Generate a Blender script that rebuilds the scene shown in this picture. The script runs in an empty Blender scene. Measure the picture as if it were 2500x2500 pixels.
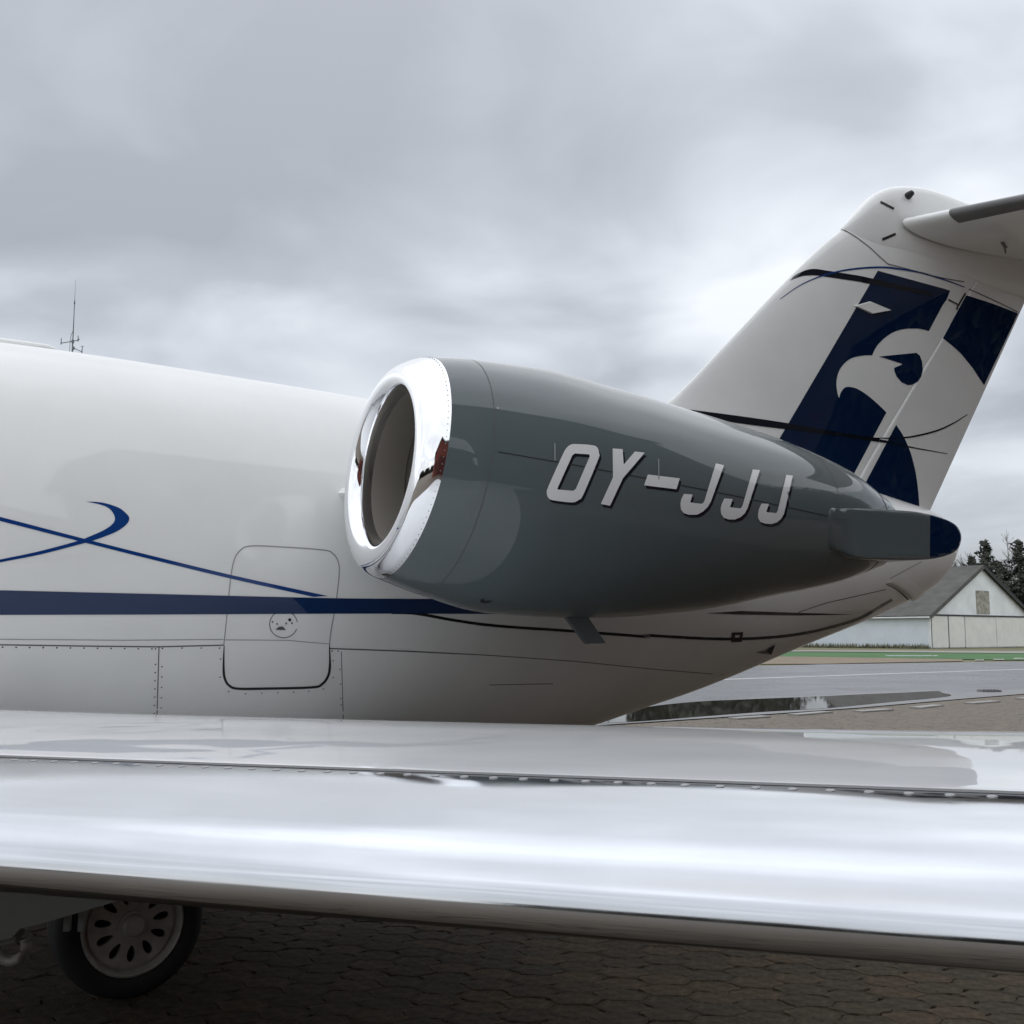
import bpy, bmesh, math, random
from mathutils import Vector, Matrix
from mathutils.bvhtree import BVHTree
from mathutils.geometry import delaunay_2d_cdt
from mathutils.interpolate import poly_3d_calc
rnd = random.Random(7)
S = bpy.context.scene
COL = S.collection
R = math.radians

# ------------------------------------------------------------------ camera
FPX, HC = 2650.0, 1.3
PIT = math.atan(300/FPX)
cd = bpy.data.cameras.new('camera'); cam = bpy.data.objects.new('camera', cd); COL.objects.link(cam)
cam.location = (0, 0, HC); cam.rotation_euler = (math.pi/2 + PIT, 0, 0)
cd.sensor_width = 36; cd.sensor_height = 36; cd.sensor_fit = 'HORIZONTAL'
cd.lens = 36*FPX/2500; cd.clip_start = 0.05; cd.clip_end = 6000
S.camera = cam

# ------------------------------------------------------------------ world, sun, exposure
S.view_settings.view_transform = 'Standard'; S.view_settings.look = 'None'
S.view_settings.exposure = 0.74; S.view_settings.gamma = 1.0; S.view_settings.use_curve_mapping = False
SUN_EL, SUN_AZ = R(66), R(-135)        # azimuth measured from +Y towards +X
wd = bpy.data.worlds.new('World'); S.world = wd; wd.use_nodes = True
nt = wd.node_tree; nt.nodes.clear()
def N(t, **k):
    n = nt.nodes.new(t)
    for a, v in k.items(): setattr(n, a, v)
    return n
def math_(op, a, b=None, c=None):
    n = N('ShaderNodeMath', operation=op)
    for i, v in enumerate((a, b, c)):
        if v is None: continue
        if hasattr(v, 'default_value') or hasattr(v, 'is_linked'): nt.links.new(v, n.inputs[i])
        else: n.inputs[i].default_value = v
    return n.outputs[0]
out = N('ShaderNodeOutputWorld'); mix = N('ShaderNodeMixShader')
sky = N('ShaderNodeTexSky', sky_type='NISHITA', sun_disc=False)
sky.sun_elevation = SUN_EL; sky.sun_rotation = SUN_AZ
bg1 = N('ShaderNodeBackground'); bg1.inputs[1].default_value = 0.10
nt.links.new(sky.outputs[0], bg1.inputs[0])
bg2 = N('ShaderNodeBackground'); bg2.inputs[1].default_value = 1.0
tc = N('ShaderNodeTexCoord'); sep = N('ShaderNodeSeparateXYZ'); nt.links.new(tc.outputs['Generated'], sep.inputs[0])
zc = math_('MAXIMUM', sep.outputs[2], 0.0)
den = math_('ADD', zc, 0.22)
cx = math_('DIVIDE', sep.outputs[0], den); cy = math_('DIVIDE', sep.outputs[1], den)
comb = N('ShaderNodeCombineXYZ'); nt.links.new(cx, comb.inputs[0]); nt.links.new(cy, comb.inputs[1])
CLOUD_SEED = 3.1
comb.inputs[2].default_value = CLOUD_SEED
def noise(sc, det, ro, dist, vec, off=(0, 0, 0)):
    mp = N('ShaderNodeMapping'); mp.inputs['Location'].default_value = off
    nt.links.new(vec, mp.inputs[0])
    n = N('ShaderNodeTexNoise'); n.inputs['Scale'].default_value = sc; n.inputs['Detail'].default_value = det
    n.inputs['Roughness'].default_value = ro; n.inputs['Distortion'].default_value = dist
    nt.links.new(mp.outputs[0], n.inputs['Vector']); return n.outputs[0]
n1 = noise(0.85, 3, 0.5, 0.6, comb.outputs[0], (-18.94, 15.28, -15.8))
n2 = noise(2.6, 5, 0.46, 0.35, comb.outputs[0], (-13.8, -1.75, -9.86))
nn = math_('ADD', math_('MULTIPLY', n1, 0.68), math_('MULTIPLY', n2, 0.32))
# lower sky brighter: thinner, further cloud
grad = math_('MULTIPLY', math_('POWER', math_('SUBTRACT', 1.0, zc), 3.0), 0.07)
val = math_('ADD', nn, math_('SUBTRACT', grad, 0.045))
ramp = N('ShaderNodeValToRGB'); nt.links.new(val, ramp.inputs[0])
e = ramp.color_ramp.elements
e[0].position = 0.36; e[0].color = (0.345, 0.362, 0.395, 1)
e[1].position = 0.62; e[1].color = (0.80, 0.828, 0.866, 1)
m_ = e.new(0.455); m_.color = (0.44, 0.462, 0.502, 1)
m_ = e.new(0.53); m_.color = (0.60, 0.632, 0.68, 1)
nt.links.new(ramp.outputs[0], bg2.inputs[0])
# overcast luminance: the zenith is brighter than the horizon (CIE overcast sky)
nt.links.new(math_('ADD', 0.545, math_('MULTIPLY', zc, 0.66)), bg2.inputs[1])
mix.inputs[0].default_value = 0.93
nt.links.new(bg1.outputs[0], mix.inputs[1]); nt.links.new(bg2.outputs[0], mix.inputs[2]); nt.links.new(mix.outputs[0], out.inputs[0])

sd = bpy.data.lights.new('sun', 'SUN'); sun = bpy.data.objects.new('sun', sd); COL.objects.link(sun)
sd.energy = 0.85; sd.angle = R(178); sd.color = (1.0, 0.99, 0.97)
sv = Vector((math.sin(SUN_AZ)*math.cos(SUN_EL), math.cos(SUN_AZ)*math.cos(SUN_EL), math.sin(SUN_EL)))
sun.rotation_euler = sv.to_track_quat('Z', 'Y').to_euler()

# ------------------------------------------------------------------ camera rays (used to survey the place)
CP, SP = math.cos(PIT), math.sin(PIT)
CAMP = Vector((0, 0, HC))
def ray(x, y):
    a = (x-1250)/FPX; b = -(y-1250)/FPX
    return Vector((a, CP - SP*b, SP + CP*b))
def at_depth(x, y, Y):
    r = ray(x, y); return CAMP + r*(Y/r.y)
def ground_pt(x, y, z=0.0):
    r = ray(x, y); return CAMP + r*((z-HC)/r.z)

# ------------------------------------------------------------------ materials
def mat(name, col, rough=0.5, metal=0.0, coat=0.0, coat_r=0.03, var=0.0, vscale=8.0, bump=0.0, bscale=200.0, bdist=0.002,
        spec=0.5, var2=None, rvar=0.0, coatbump=0.0, cscale=3.0, ctbl=(1, 1, 1)):
    m = bpy.data.materials.new(name); m.use_nodes = True; t = m.node_tree; b = t.nodes['Principled BSDF']
    b.inputs['Base Color'].default_value = (*col, 1); b.inputs['Roughness'].default_value = rough
    b.inputs['Metallic'].default_value = metal; b.inputs['Coat Weight'].default_value = coat
    b.inputs['Coat Roughness'].default_value = coat_r; b.inputs['Specular IOR Level'].default_value = spec
    tcn = t.nodes.new('ShaderNodeTexCoord')
    def nz(sc, det=6, ro=0.6, stretch=None):
        n = t.nodes.new('ShaderNodeTexNoise'); n.inputs['Scale'].default_value = sc
        n.inputs['Detail'].default_value = det; n.inputs['Roughness'].default_value = ro
        if stretch:
            mp = t.nodes.new('ShaderNodeMapping'); mp.inputs['Scale'].default_value = stretch
            t.links.new(tcn.outputs['Object'], mp.inputs[0]); t.links.new(mp.outputs[0], n.inputs['Vector'])
        else: t.links.new(tcn.outputs['Object'], n.inputs['Vector'])
        return n.outputs[0]
    if var > 0:
        rp = t.nodes.new('ShaderNodeValToRGB'); t.links.new(nz(vscale), rp.inputs[0])
        lo = tuple(c*(1-var) for c in col); hi = tuple(min(1, c*(1+var)) for c in (var2 or col))
        rp.color_ramp.elements[0].position = 0.32; rp.color_ramp.elements[0].color = (*lo, 1)
        rp.color_ramp.elements[1].position = 0.68; rp.color_ramp.elements[1].color = (*hi, 1)
        t.links.new(rp.outputs[0], b.inputs['Base Color'])
    if rvar > 0:
        mr = t.nodes.new('ShaderNodeMapRange'); t.links.new(nz(vscale*1.7), mr.inputs[0])
        mr.inputs[1].default_value = 0.3; mr.inputs[2].default_value = 0.7
        mr.inputs[3].default_value = max(0.02, rough-rvar); mr.inputs[4].default_value = rough+rvar
        t.links.new(mr.outputs[0], b.inputs['Roughness'])
    if bump > 0:
        bp = t.nodes.new('ShaderNodeBump'); bp.inputs['Strength'].default_value = bump; bp.inputs['Distance'].default_value = bdist
        t.links.new(nz(bscale), bp.inputs['Height']); t.links.new(bp.outputs[0], b.inputs['Normal'])
    if coatbump > 0:
        bp = t.nodes.new('ShaderNodeBump'); bp.inputs['Strength'].default_value = 1.0; bp.inputs['Distance'].default_value = coatbump
        t.links.new(nz(cscale, 1.5, 0.4, ctbl), bp.inputs['Height']); t.links.new(bp.outputs[0], b.inputs['Coat Normal'])
        if bump <= 0: t.links.new(bp.outputs[0], b.inputs['Normal'])
    return m
M = {}
M['white'] = mat('white_paint', (0.80, 0.81, 0.795), 0.45, spec=0.2, coat=0.7, coat_r=0.03, var=0.03, vscale=2.5, coatbump=0.0006, cscale=2.2)
M['wingwhite'] = mat('wing_paint', (0.78, 0.79, 0.80), 0.4, spec=0.2, coat=0.85, coat_r=0.02, var=0.025, vscale=4, coatbump=0.0036, cscale=3.0)
M['le'] = mat('leading_edge_metal', (0.57, 0.59, 0.62), 0.10, metal=1.0, var=0.04, vscale=5, rvar=0.04, coatbump=0.0009, cscale=4.0)
M['grey'] = mat('nacelle_grey_paint', (0.092, 0.114, 0.121), 0.4, spec=0.1, coat=0.85, coat_r=0.02, var=0.03, vscale=4, coatbump=0.0006, cscale=2.5)
M['chrome'] = mat('polished_aluminium', (0.88, 0.89, 0.91), 0.05, metal=1.0, rvar=0.02, vscale=9)
M['navy'] = mat('navy_paint', (0.003, 0.014, 0.048), 0.4, spec=0.0, coat=1.0, coat_r=0.02, coatbump=0.0006, cscale=2.2)
M['blue'] = mat('blue_paint', (0.004, 0.042, 0.19), 0.4, spec=0.0, coat=1.0, coat_r=0.02)
M['band'] = mat('dark_blue_paint', (0.004, 0.023, 0.085), 0.4, spec=0.0, coat=1.0, coat_r=0.02)
M['blackband'] = mat('black_paint', (0.006, 0.008, 0.014), 0.4, spec=0.0, coat=1.0)
M['letter'] = mat('letter_white', (0.74, 0.75, 0.75), 0.35, coat=1.0, coat_r=0.03)
M['seam'] = mat('seam_dark', (0.10, 0.10, 0.10), 0.6)
M['seamdk'] = mat('joint_sealant', (0.17, 0.172, 0.175), 0.6)
M['seamlight'] = mat('seam_grey', (0.28, 0.29, 0.29), 0.5)
M['seal'] = mat('rubber_seal_and_shade', (0.012, 0.012, 0.012), 0.6)  # black also used for the painted shade at skirt and scoop
M['boot'] = mat('deicing_rubber', (0.15, 0.15, 0.15), 0.45, var=0.1, vscale=6)
M['steel'] = mat('screw_steel', (0.36, 0.365, 0.37), 0.35, metal=0.9)
M['duct'] = mat('duct_grey', (0.24, 0.22, 0.19), 0.5, metal=0.3)
M['fan'] = mat('fan_metal', (0.20, 0.17, 0.13), 0.4, metal=0.4)
M['tyre'] = mat('tyre_rubber', (0.010, 0.011, 0.012), 0.75, var=0.15, vscale=20, bump=0.3)
M['rim'] = mat('wheel_rim_paint', (0.34, 0.33, 0.31), 0.5, var=0.2, vscale=15, metal=0.2)
M['under'] = mat('belly_door_paint', (0.15, 0.155, 0.15), 0.45, var=0.08, vscale=6)
M['stone'] = [mat('paver_stone', c, 0.85, spec=0.25, var=0.5, vscale=26, bump=1.0, bscale=110, bdist=0.006)
              for c in ((0.061, 0.047, 0.030), (0.054, 0.043, 0.029), (0.072, 0.052, 0.032), (0.057, 0.044, 0.029))]
M['mast'] = mat('mast_steel', (0.16, 0.18, 0.20), 0.5, metal=0.4)
M['barnwall'] = mat('barn_white_wall', (0.70, 0.73, 0.74), 0.8, var=0.07, vscale=0.7, var2=(0.74, 0.77, 0.77))
M['barnside'] = mat('barn_blue_wall', (0.62, 0.68, 0.72), 0.8, var=0.06, vscale=0.6)
M['barndoor'] = mat('barn_door_cream', (0.68, 0.68, 0.64), 0.8, var=0.07, vscale=0.9)
M['barnroof'] = mat('barn_fibre_roof', (0.085, 0.083, 0.077), 0.85, var=0.25, vscale=0.8, bump=0.4, bscale=6, bdist=0.05)
M['barge'] = mat('barge_board_dark', (0.03, 0.03, 0.03), 0.7)
M['hatchwood'] = mat('weathered_wood', (0.30, 0.29, 0.25), 0.85, var=0.45, vscale=2.2)
M['bark'] = mat('bark', (0.07, 0.06, 0.05), 0.9, var=0.3, vscale=3)
M['needle'] = mat('conifer_needles', (0.042, 0.046, 0.034), 0.8, var=0.4, vscale=0.9)
M['twig'] = mat('bare_twigs', (0.20, 0.185, 0.17), 0.9)
M['brick'] = mat('hangar_wall', (0.085, 0.080, 0.078), 0.8, var=0.2, vscale=2)
M['redbrick'] = mat('red_brickwork', (0.22, 0.06, 0.045), 0.85, var=0.25, vscale=5)
M['brick2'] = mat('dark_red_door', (0.11, 0.03, 0.025), 0.6, var=0.2, vscale=2)
M['hglass'] = mat('dark_window_glass', (0.02, 0.022, 0.025), 0.05)
M['hroof'] = mat('hangar_grey_cladding', (0.16, 0.165, 0.17), 0.6, var=0.1, vscale=0.6)

# ------------------------------------------------------------------ object helpers
def link(o, parent=None):
    COL.objects.link(o)
    if parent is not None: o.parent = parent
    return o
def empty(name, loc, label, cat, group=None):
    o = bpy.data.objects.new(name, None); o.empty_display_size = 0.2; link(o); o.location = loc
    o['label'] = label; o['category'] = cat
    if group: o['group'] = group
    return o
def root_loc(parent):
    p = parent
    while p is not None and p.parent is not None: p = p.parent
    return Vector(p.location) if p is not None else Vector((0, 0, 0))
def mesh(name, verts, faces, m, parent=None, smooth=True, normals=None, auto=None):
    L = root_loc(parent)
    me = bpy.data.meshes.new(name); me.from_pydata([tuple(Vector(v)-L) for v in verts], [], faces); me.update()
    if isinstance(m, (list, tuple)):
        for k in m: me.materials.append(k)
    elif m: me.materials.append(m)
    if smooth: me.polygons.foreach_set('use_smooth', [True]*len(me.polygons))
    if auto is not None: me.set_sharp_from_angle(angle=R(auto))
    if normals is not None: me.normals_split_custom_set_from_vertices(normals)
    return link(bpy.data.objects.new(name, me), parent)
def tag(o, label=None, cat=None, group=None, kind=None):
    for k, v in (('label', label), ('category', cat), ('group', group), ('kind', kind)):
        if v: o[k] = v
    return o
def bmobj(name, bm, m, parent=None, smooth=False, auto=None):
    bmesh.ops.recalc_face_normals(bm, faces=bm.faces)
    vs = [v.co.copy() for v in bm.verts]; bm.verts.index_update()
    fs = [[v.index for v in f.verts] for f in bm.faces]; bm.free()
    return mesh(name, vs, fs, m, parent, smooth or auto is not None, auto=auto)
def add_box(bm, cen, ax, ay, az, hx, hy, hz, bev=0.0):
    vs = [bm.verts.new(Vector(cen)+ax*(sx*hx)+ay*(sy*hy)+az*(sz*hz)) for sx in (-1, 1) for sy in (-1, 1) for sz in (-1, 1)]
    fs = [bm.faces.new([vs[i] for i in q]) for q in ((0, 1, 3, 2), (4, 6, 7, 5), (0, 4, 5, 1), (2, 3, 7, 6), (0, 2, 6, 4), (1, 5, 7, 3))]
    if bev: bmesh.ops.bevel(bm, geom=list({e for f in fs for e in f.edges}), offset=bev, segments=2, affect='EDGES')
X_, Y_, Z_ = Vector((1, 0, 0)), Vector((0, 1, 0)), Vector((0, 0, 1))
def add_tube(bm, pts, rad, n=8, cap=True):
    rad = rad if isinstance(rad, (list, tuple)) else [rad]*len(pts)
    prev = None
    for i, p in enumerate(pts):
        p = Vector(p); d = Vector(pts[min(i+1, len(pts)-1)])-Vector(pts[max(i-1, 0)]); d.normalize()
        a = d.cross(Z_ if abs(d.z) < 0.9 else X_).normalized(); b = d.cross(a)
        ring = [bm.verts.new(p+(a*math.cos(2*math.pi*k/n)+b*math.sin(2*math.pi*k/n))*rad[i]) for k in range(n)]
        if prev:
            for k in range(n): bm.faces.new((prev[k], prev[(k+1) % n], ring[(k+1) % n], ring[k]))
        elif cap: bm.faces.new(ring[::-1])
        prev = ring
    if cap: bm.faces.new(prev)
def add_prism(bm, poly, ext):
    a = [bm.verts.new(Vector(p)) for p in poly]; b = [bm.verts.new(Vector(p)+ext) for p in poly]
    bm.faces.new(a); bm.faces.new(b[::-1]); n = len(a)
    for i in range(n): bm.faces.new((a[i], b[i], b[(i+1) % n], a[(i+1) % n]))
def spl(k, v, x):
    n = len(k); h = [k[i+1]-k[i] for i in range(n-1)]; d = [(v[i+1]-v[i])/h[i] for i in range(n-1)]
    m = [d[0]]+[0]*(n-2)+[d[-1]]
    for i in range(1, n-1):
        if d[i-1]*d[i] > 0:
            w1 = 2*h[i]+h[i-1]; w2 = h[i]+2*h[i-1]; m[i] = (w1+w2)/(w1/d[i-1]+w2/d[i])
    i = 0
    while i < n-2 and x > k[i+1]: i += 1
    t = (x-k[i])/h[i]
    return (1+2*t)*(1-t)**2*v[i]+t*(1-t)**2*h[i]*m[i]+t*t*(3-2*t)*v[i+1]+t*t*(t-1)*h[i]*m[i+1]
def grid_faces(nu, nv, close_v=True, flip=False):
    fs = []
    for i in range(nu-1):
        for j in range(nv if close_v else nv-1):
            q = (i*nv+j, i*nv+(j+1) % nv, (i+1)*nv+(j+1) % nv, (i+1)*nv+j)
            fs.append(q[::-1] if flip else q)
    return fs
class Target:                       # a surface that paint and seams are laid on
    def __init__(self, *objs):
        self.v = []; self.f = []; self.n = []
        for o in objs:
            b = len(self.v); L = root_loc(o)
            self.v += [v.co+L for v in o.data.vertices]; self.n += [n.vector.copy() for n in o.data.vertex_normals]
            self.f += [[b+i for i in p.vertices] for p in o.data.polygons]
        self.t = BVHTree.FromPolygons(self.v, self.f)
    def hit(self, x, y):
        r = ray(x, y).normalized(); loc, nor, idx, d = self.t.ray_cast(CAMP, r)
        if loc is None: return None
        vs = [self.v[i] for i in self.f[idx]]; w = poly_3d_calc(vs, loc)
        n = sum((self.n[i]*k for i, k in zip(self.f[idx], w)), Vector()).normalized()
        if n.dot(r) > 0: n = -n
        return loc, n
def inside(p, loops):
    c = False
    for lp in loops:
        j = len(lp)-1
        for i in range(len(lp)):
            (x1, y1), (x2, y2) = lp[i], lp[j]
            if (y1 > p[1]) != (y2 > p[1]) and p[0] < (x2-x1)*(p[1]-y1)/(y2-y1)+x1: c = not c
            j = i
    return c
def smooth_loop(pts, closed=True, n=6):
    o = []; L = len(pts)
    for i in range(L if closed else L-1):
        p0, p1, p2, p3 = (pts[(i-1) % L] if closed or i else pts[0]), pts[i], pts[(i+1) % L], (pts[(i+2) % L] if closed or i+2 < L else pts[-1])
        for k in range(n):
            t = k/n
            o.append(tuple(0.5*(2*p1[a]+(p2[a]-p0[a])*t+(2*p0[a]-5*p1[a]+4*p2[a]-p3[a])*t*t+(3*p1[a]-p0[a]-3*p2[a]+p3[a])*t**3) for a in (0, 1)))
    if not closed: o.append(pts[-1])
    return o
def decal(name, loops, target, m, parent, off=0.0015, grid=26):
    vs = []; es = []; lps = []
    for lp in loops:
        q = []
        for i in range(len(lp)):
            a, b = lp[i], lp[(i+1) % len(lp)]; d = math.dist(a, b); k = max(1, math.ceil(d/grid))
            q += [(a[0]+(b[0]-a[0])*t/k, a[1]+(b[1]-a[1])*t/k) for t in range(k)]
        b0 = len(vs); vs += q; es += [(b0+i, b0+(i+1) % len(q)) for i in range(len(q))]; lps.append(q)
    x0 = min(v[0] for v in vs); x1 = max(v[0] for v in vs); y0 = min(v[1] for v in vs); y1 = max(v[1] for v in vs)
    x = x0+grid/2
    while x < x1:
        y = y0+grid/2
        while y < y1:
            if inside((x, y), lps): vs.append((x, y))
            y += grid
        x += grid
    r = delaunay_2d_cdt([Vector(v) for v in vs], es, [], 0, 1e-4)
    pv, _, pf = r[0], r[1], r[2]
    P = []; NN = []
    for v in pv:
        h = target.hit(v.x, v.y)
        if h: P.append(h[0]+h[1]*off); NN.append(h[1])
        else: P.append(None); NN.append(None)
    fs = []
    for f in pf:
        if any(P[i] is None for i in f): continue
        c = sum((pv[i] for i in f), Vector((0, 0)))/3
        if not inside((c.x, c.y), lps): continue
        q = [P[i] for i in f]
        if max((q[0]-q[1]).length, (q[1]-q[2]).length, (q[0]-q[2]).length) > 0.6: continue
        nf = (q[1]-q[0]).cross(q[2]-q[0])
        fs.append(tuple(f) if nf.dot(NN[f[0]]) > 0 else tuple(f)[::-1])
    used = sorted({i for f in fs for i in f}); mp = {k: i for i, k in enumerate(used)}
    if not fs: return None
    return mesh(name, [P[i] for i in used], [tuple(mp[i] for i in f) for f in fs], m, parent, True, [NN[i] for i in used])
def strip_loop(pts, w):
    ws = w if isinstance(w, (list, tuple)) else [w]*len(pts)
    l = []; r = []
    for i, p in enumerate(pts):
        a = pts[max(i-1, 0)]; b = pts[min(i+1, len(pts)-1)]; d = (b[0]-a[0], b[1]-a[1]); k = math.hypot(*d) or 1
        nx, ny = -d[1]/k*ws[i]/2, d[0]/k*ws[i]/2
        l.append((p[0]+nx, p[1]+ny)); r.append((p[0]-nx, p[1]-ny))
    return l+r[::-1]
def seam(name, pts, w, target, m, parent, sm=False, off=0.0012):
    if sm: pts = smooth_loop(pts, False, 8)
    return decal(name, [strip_loop(pts, w)], target, m, parent, off, 40)
def dots(name, pts, rad, target, m, parent, off=0.0015):
    V = []; F = []
    for p in pts:
        h = target.hit(*p)
        if not h: continue
        loc, n = h; a = n.cross(Z_).normalized(); b = n.cross(a); i0 = len(V)
        V += [loc+n*off+(a*math.cos(k*math.pi/4)+b*math.sin(k*math.pi/4))*rad for k in range(8)]; F.append(tuple(range(i0, i0+8)))
    o = mesh(name, V, F, m, parent, False); o['kind'] = 'stuff'; return o
def Zm(ox, oy, sc): return lambda L: [(ox+x/sc, oy+y/sc) for x, y in L]

# ------------------------------------------------------------------ ground
def sheet(name, pts, z, m, n=1):
    o = mesh(name, [(p[0], p[1], z) for p in pts], [tuple(range(len(pts)))], m, None, False)
    return tag(o, kind='structure')
def gmat(name, c1, c2, sc, rough=0.8, pattern=False, c3=None, wet=0.0):
    m = bpy.data.materials.new(name); m.use_nodes = True; t = m.node_tree; b = t.nodes['Principled BSDF']
    tcn = t.nodes.new('ShaderNodeTexCoord')
    def nz(s, d=7, r=0.65):
        n = t.nodes.new('ShaderNodeTexNoise'); n.inputs['Scale'].default_value = s; n.inputs['Detail'].default_value = d
        n.inputs['Roughness'].default_value = r; t.links.new(tcn.outputs['Object'], n.inputs['Vector']); return n.outputs[0]
    rp = t.nodes.new('ShaderNodeValToRGB'); t.links.new(nz(sc), rp.inputs[0])
    rp.color_ramp.elements[0].position = 0.35; rp.color_ramp.elements[0].color = (*c1, 1)
    rp.color_ramp.elements[1].position = 0.65; rp.color_ramp.elements[1].color = (*c2, 1)
    col = rp.outputs[0]
    if pattern:
        br = t.nodes.new('ShaderNodeTexVoronoi'); br.feature = 'DISTANCE_TO_EDGE'; br.inputs['Scale'].default_value = 5.5
        t.links.new(tcn.outputs['Object'], br.inputs['Vector'])
        r2 = t.nodes.new('ShaderNodeMapRange'); t.links.new(br.outputs[0], r2.inputs[0]); r2.inputs[2].default_value = 0.06
        mx = t.nodes.new('ShaderNodeMix'); mx.data_type = 'RGBA'; t.links.new(r2.outputs[0], mx.inputs[0])
        mx.inputs[6].default_value = (*[c*0.35 for c in c1], 1); t.links.new(col, mx.inputs[7]); col = mx.outputs[2]
    t.links.new(col, b.inputs['Base Color'])
    mr = t.nodes.new('ShaderNodeMapRange'); t.links.new(nz(0.35, 4), mr.inputs[0]); mr.inputs[1].default_value = 0.35; mr.inputs[2].default_value = 0.65
    mr.inputs[3].default_value = rough-wet; mr.inputs[4].default_value = rough; t.links.new(mr.outputs[0], b.inputs['Roughness'])
    bp = t.nodes.new('ShaderNodeBump'); bp.inputs['Strength'].default_value = 0.5; bp.inputs['Distance'].default_value = 0.01
    t.links.new(nz(60), bp.inputs['Height']); t.links.new(bp.outputs[0], b.inputs['Normal'])
    return m
gm = gmat('dry_grass', (0.10, 0.10, 0.045), (0.16, 0.14, 0.07), 0.25)
gx = [-3000, -1200, -500, -250, -120, -60, -30, -10, 0, 10, 30, 60, 90, 120, 180, 300, 600, 1400, 3000]
gy = [-3000, -1200, -500, -250, -120, -60, -30, -10, 0, 10, 20, 30, 45, 60, 90, 120, 180, 300, 600, 1400, 4500]
tag(mesh('ground', [(x, y, -0.03) for y in gy for x in gx], [(j*len(gx)+i, j*len(gx)+i+1, (j+1)*len(gx)+i+1, (j+1)*len(gx)+i) for j in range(len(gy)-1) for i in range(len(gx)-1)], gm, None, False), kind='structure')
def gq(*px): return [ground_pt(x, y) for x, y in px]
# paved apron where the jet stands
ae = gq((1500, 1757), (1900, 1752), (2100, 1730), (2500, 1692))
dirn = (ae[3]-ae[0]); dirn.z = 0; dirn.normalize()
p_far = ae[0]+dirn*120; p_near = ae[0]-dirn*160
apron_pts = [(p_near.x, p_near.y), (p_far.x, p_far.y), (120, -60), (-160, -60)]
pavement = sheet('pavement', apron_pts, -0.012, gmat('paving_far', (0.125, 0.10, 0.075), (0.165, 0.135, 0.10), 3.0, 0.75, True))

# ------------------------------------------------------------------ the jet: frame of reference
TH = R(30)
AV = Vector((math.cos(TH), math.sin(TH), 0)); PV = Vector((math.sin(TH), -math.cos(TH), 0))
NI = at_depth(955, 1130, 4.1)
O = NI - PV*1.55; O.z = 0
def W(a, p, z): return O + AV*a + PV*p + Z_*z
def on_p(x, y, p):                   # where the sight line meets a plane parallel to the symmetry plane
    r = ray(x, y); t = (p-(CAMP-O).dot(PV))/r.dot(PV); w = CAMP + r*t - O
    return w.dot(AV), w.z
jet = empty('business_jet', O, 'white business jet with grey engine, eagle emblem on its T-tail, parked on wet pavers', 'airplane')

def loft(name, st, m, parent, nseg=72, e=2.0, caps=True, flip=False):
    # st: list of (a, pc, w, zt, zb) stations
    V = []
    for (a, pc, w, zt, zb) in st:
        zc_ = (zt+zb)/2; hz = (zt-zb)/2
        for j in range(nseg):
            th = 2*math.pi*j/nseg; c, s = math.cos(th), math.sin(th)
            cc = math.copysign(abs(c)**(2/e), c); ss = math.copysign(abs(s)**(2/e), s)
            V.append(W(a, pc+w*cc, zc_+hz*ss))
    F = grid_faces(len(st), nseg)
    if caps: F += [tuple(range(nseg))[::-1], tuple(range((len(st)-1)*nseg, len(st)*nseg))]
    bm = bmesh.new(); vv = [bm.verts.new(v) for v in V]
    for f in F: bm.faces.new([vv[i] for i in f])
    bmesh.ops.recalc_face_normals(bm, faces=bm.faces); bm.verts.index_update()
    F = [[v.index for v in f.verts] for f in bm.faces]; bm.free()
    return mesh(name, V, F, m, parent, True, auto=60)

ka = [-8.2, -7.6, -6, -4, -1.2, 0, 1.2, 2.4, 3.6, 4.6, 4.95, 5.14, 5.22]
kt = [1.55, 1.95, 2.45, 2.61, 2.595, 2.555, 2.50, 2.48, 2.40, 2.26, 2.20, 2.12, 2.0]
kb = [1.35, 1.1, 0.8, 0.72, 0.72, 0.72, 0.68, 0.893, 1.225, 1.52, 1.66, 1.82, 1.95]
kw = [0.1, 0.4, 0.8, 0.9, 0.9, 0.88, 0.8, 0.66, 0.48, 0.30, 0.2, 0.11, 0.02]
st = []
n_st = 190
for i in range(n_st):
    a = -8.2+(5.22+8.2)*i/(n_st-1)
    st.append((a, 0, spl(ka, kw, a), spl(ka, kt, a), spl(ka, kb, a)))
fus = loft('fuselage', st, M['white'], jet, 96)
TF = Target(fus)

# ---- fuselage paint and fittings
z3 = Zm(0, 650, 1932/900); z4 = Zm(0, 1350, 1.932); z5 = Zm(800, 1350, 1.932); z6 = Zm(1500, 1200, 1.932)
sw_out = z3([(450, 1233), (540, 1240), (620, 1265), (660, 1295), (677, 1320), (665, 1350), (620, 1385), (560, 1412), (480, 1440), (400, 1462), (200, 1513), (0, 1552), (-300, 1615)])
sw_in = z3([(-300, 1598), (0, 1537), (200, 1495), (400, 1442), (470, 1416), (540, 1385), (585, 1355), (602, 1325), (590, 1290), (560, 1262), (510, 1245)])
decal('stripe', [smooth_loop(sw_out, False)+smooth_loop(sw_in, False)], TF, M['blue'], fus, 0.0016)
decal('stripe', [smooth_loop([(-150, 575+650), (0, 612+650), (200, 664+650), (375, 708+650), (570, 755+650), (800, 1455)], False)
                 + smooth_loop([(765, 1457), (565, 763+650), (375, 717+650), (200, 673+650), (0, 622+650), (-150, 585+650)], False)], TF, M['blue'], fus, 0.0016)
decal('stripe', [smooth_loop([(-150, 1437), (0, 1441), (380, 1450), (800, 1460), (1000, 1462), (1130, 1466), (1240, 1497)], False)
                 + [(1240, 1499), (1000, 1498), (800, 1498), (400, 1500), (0, 1501), (-150, 1501)]], TF, M['band'], fus, 0.002)
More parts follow.
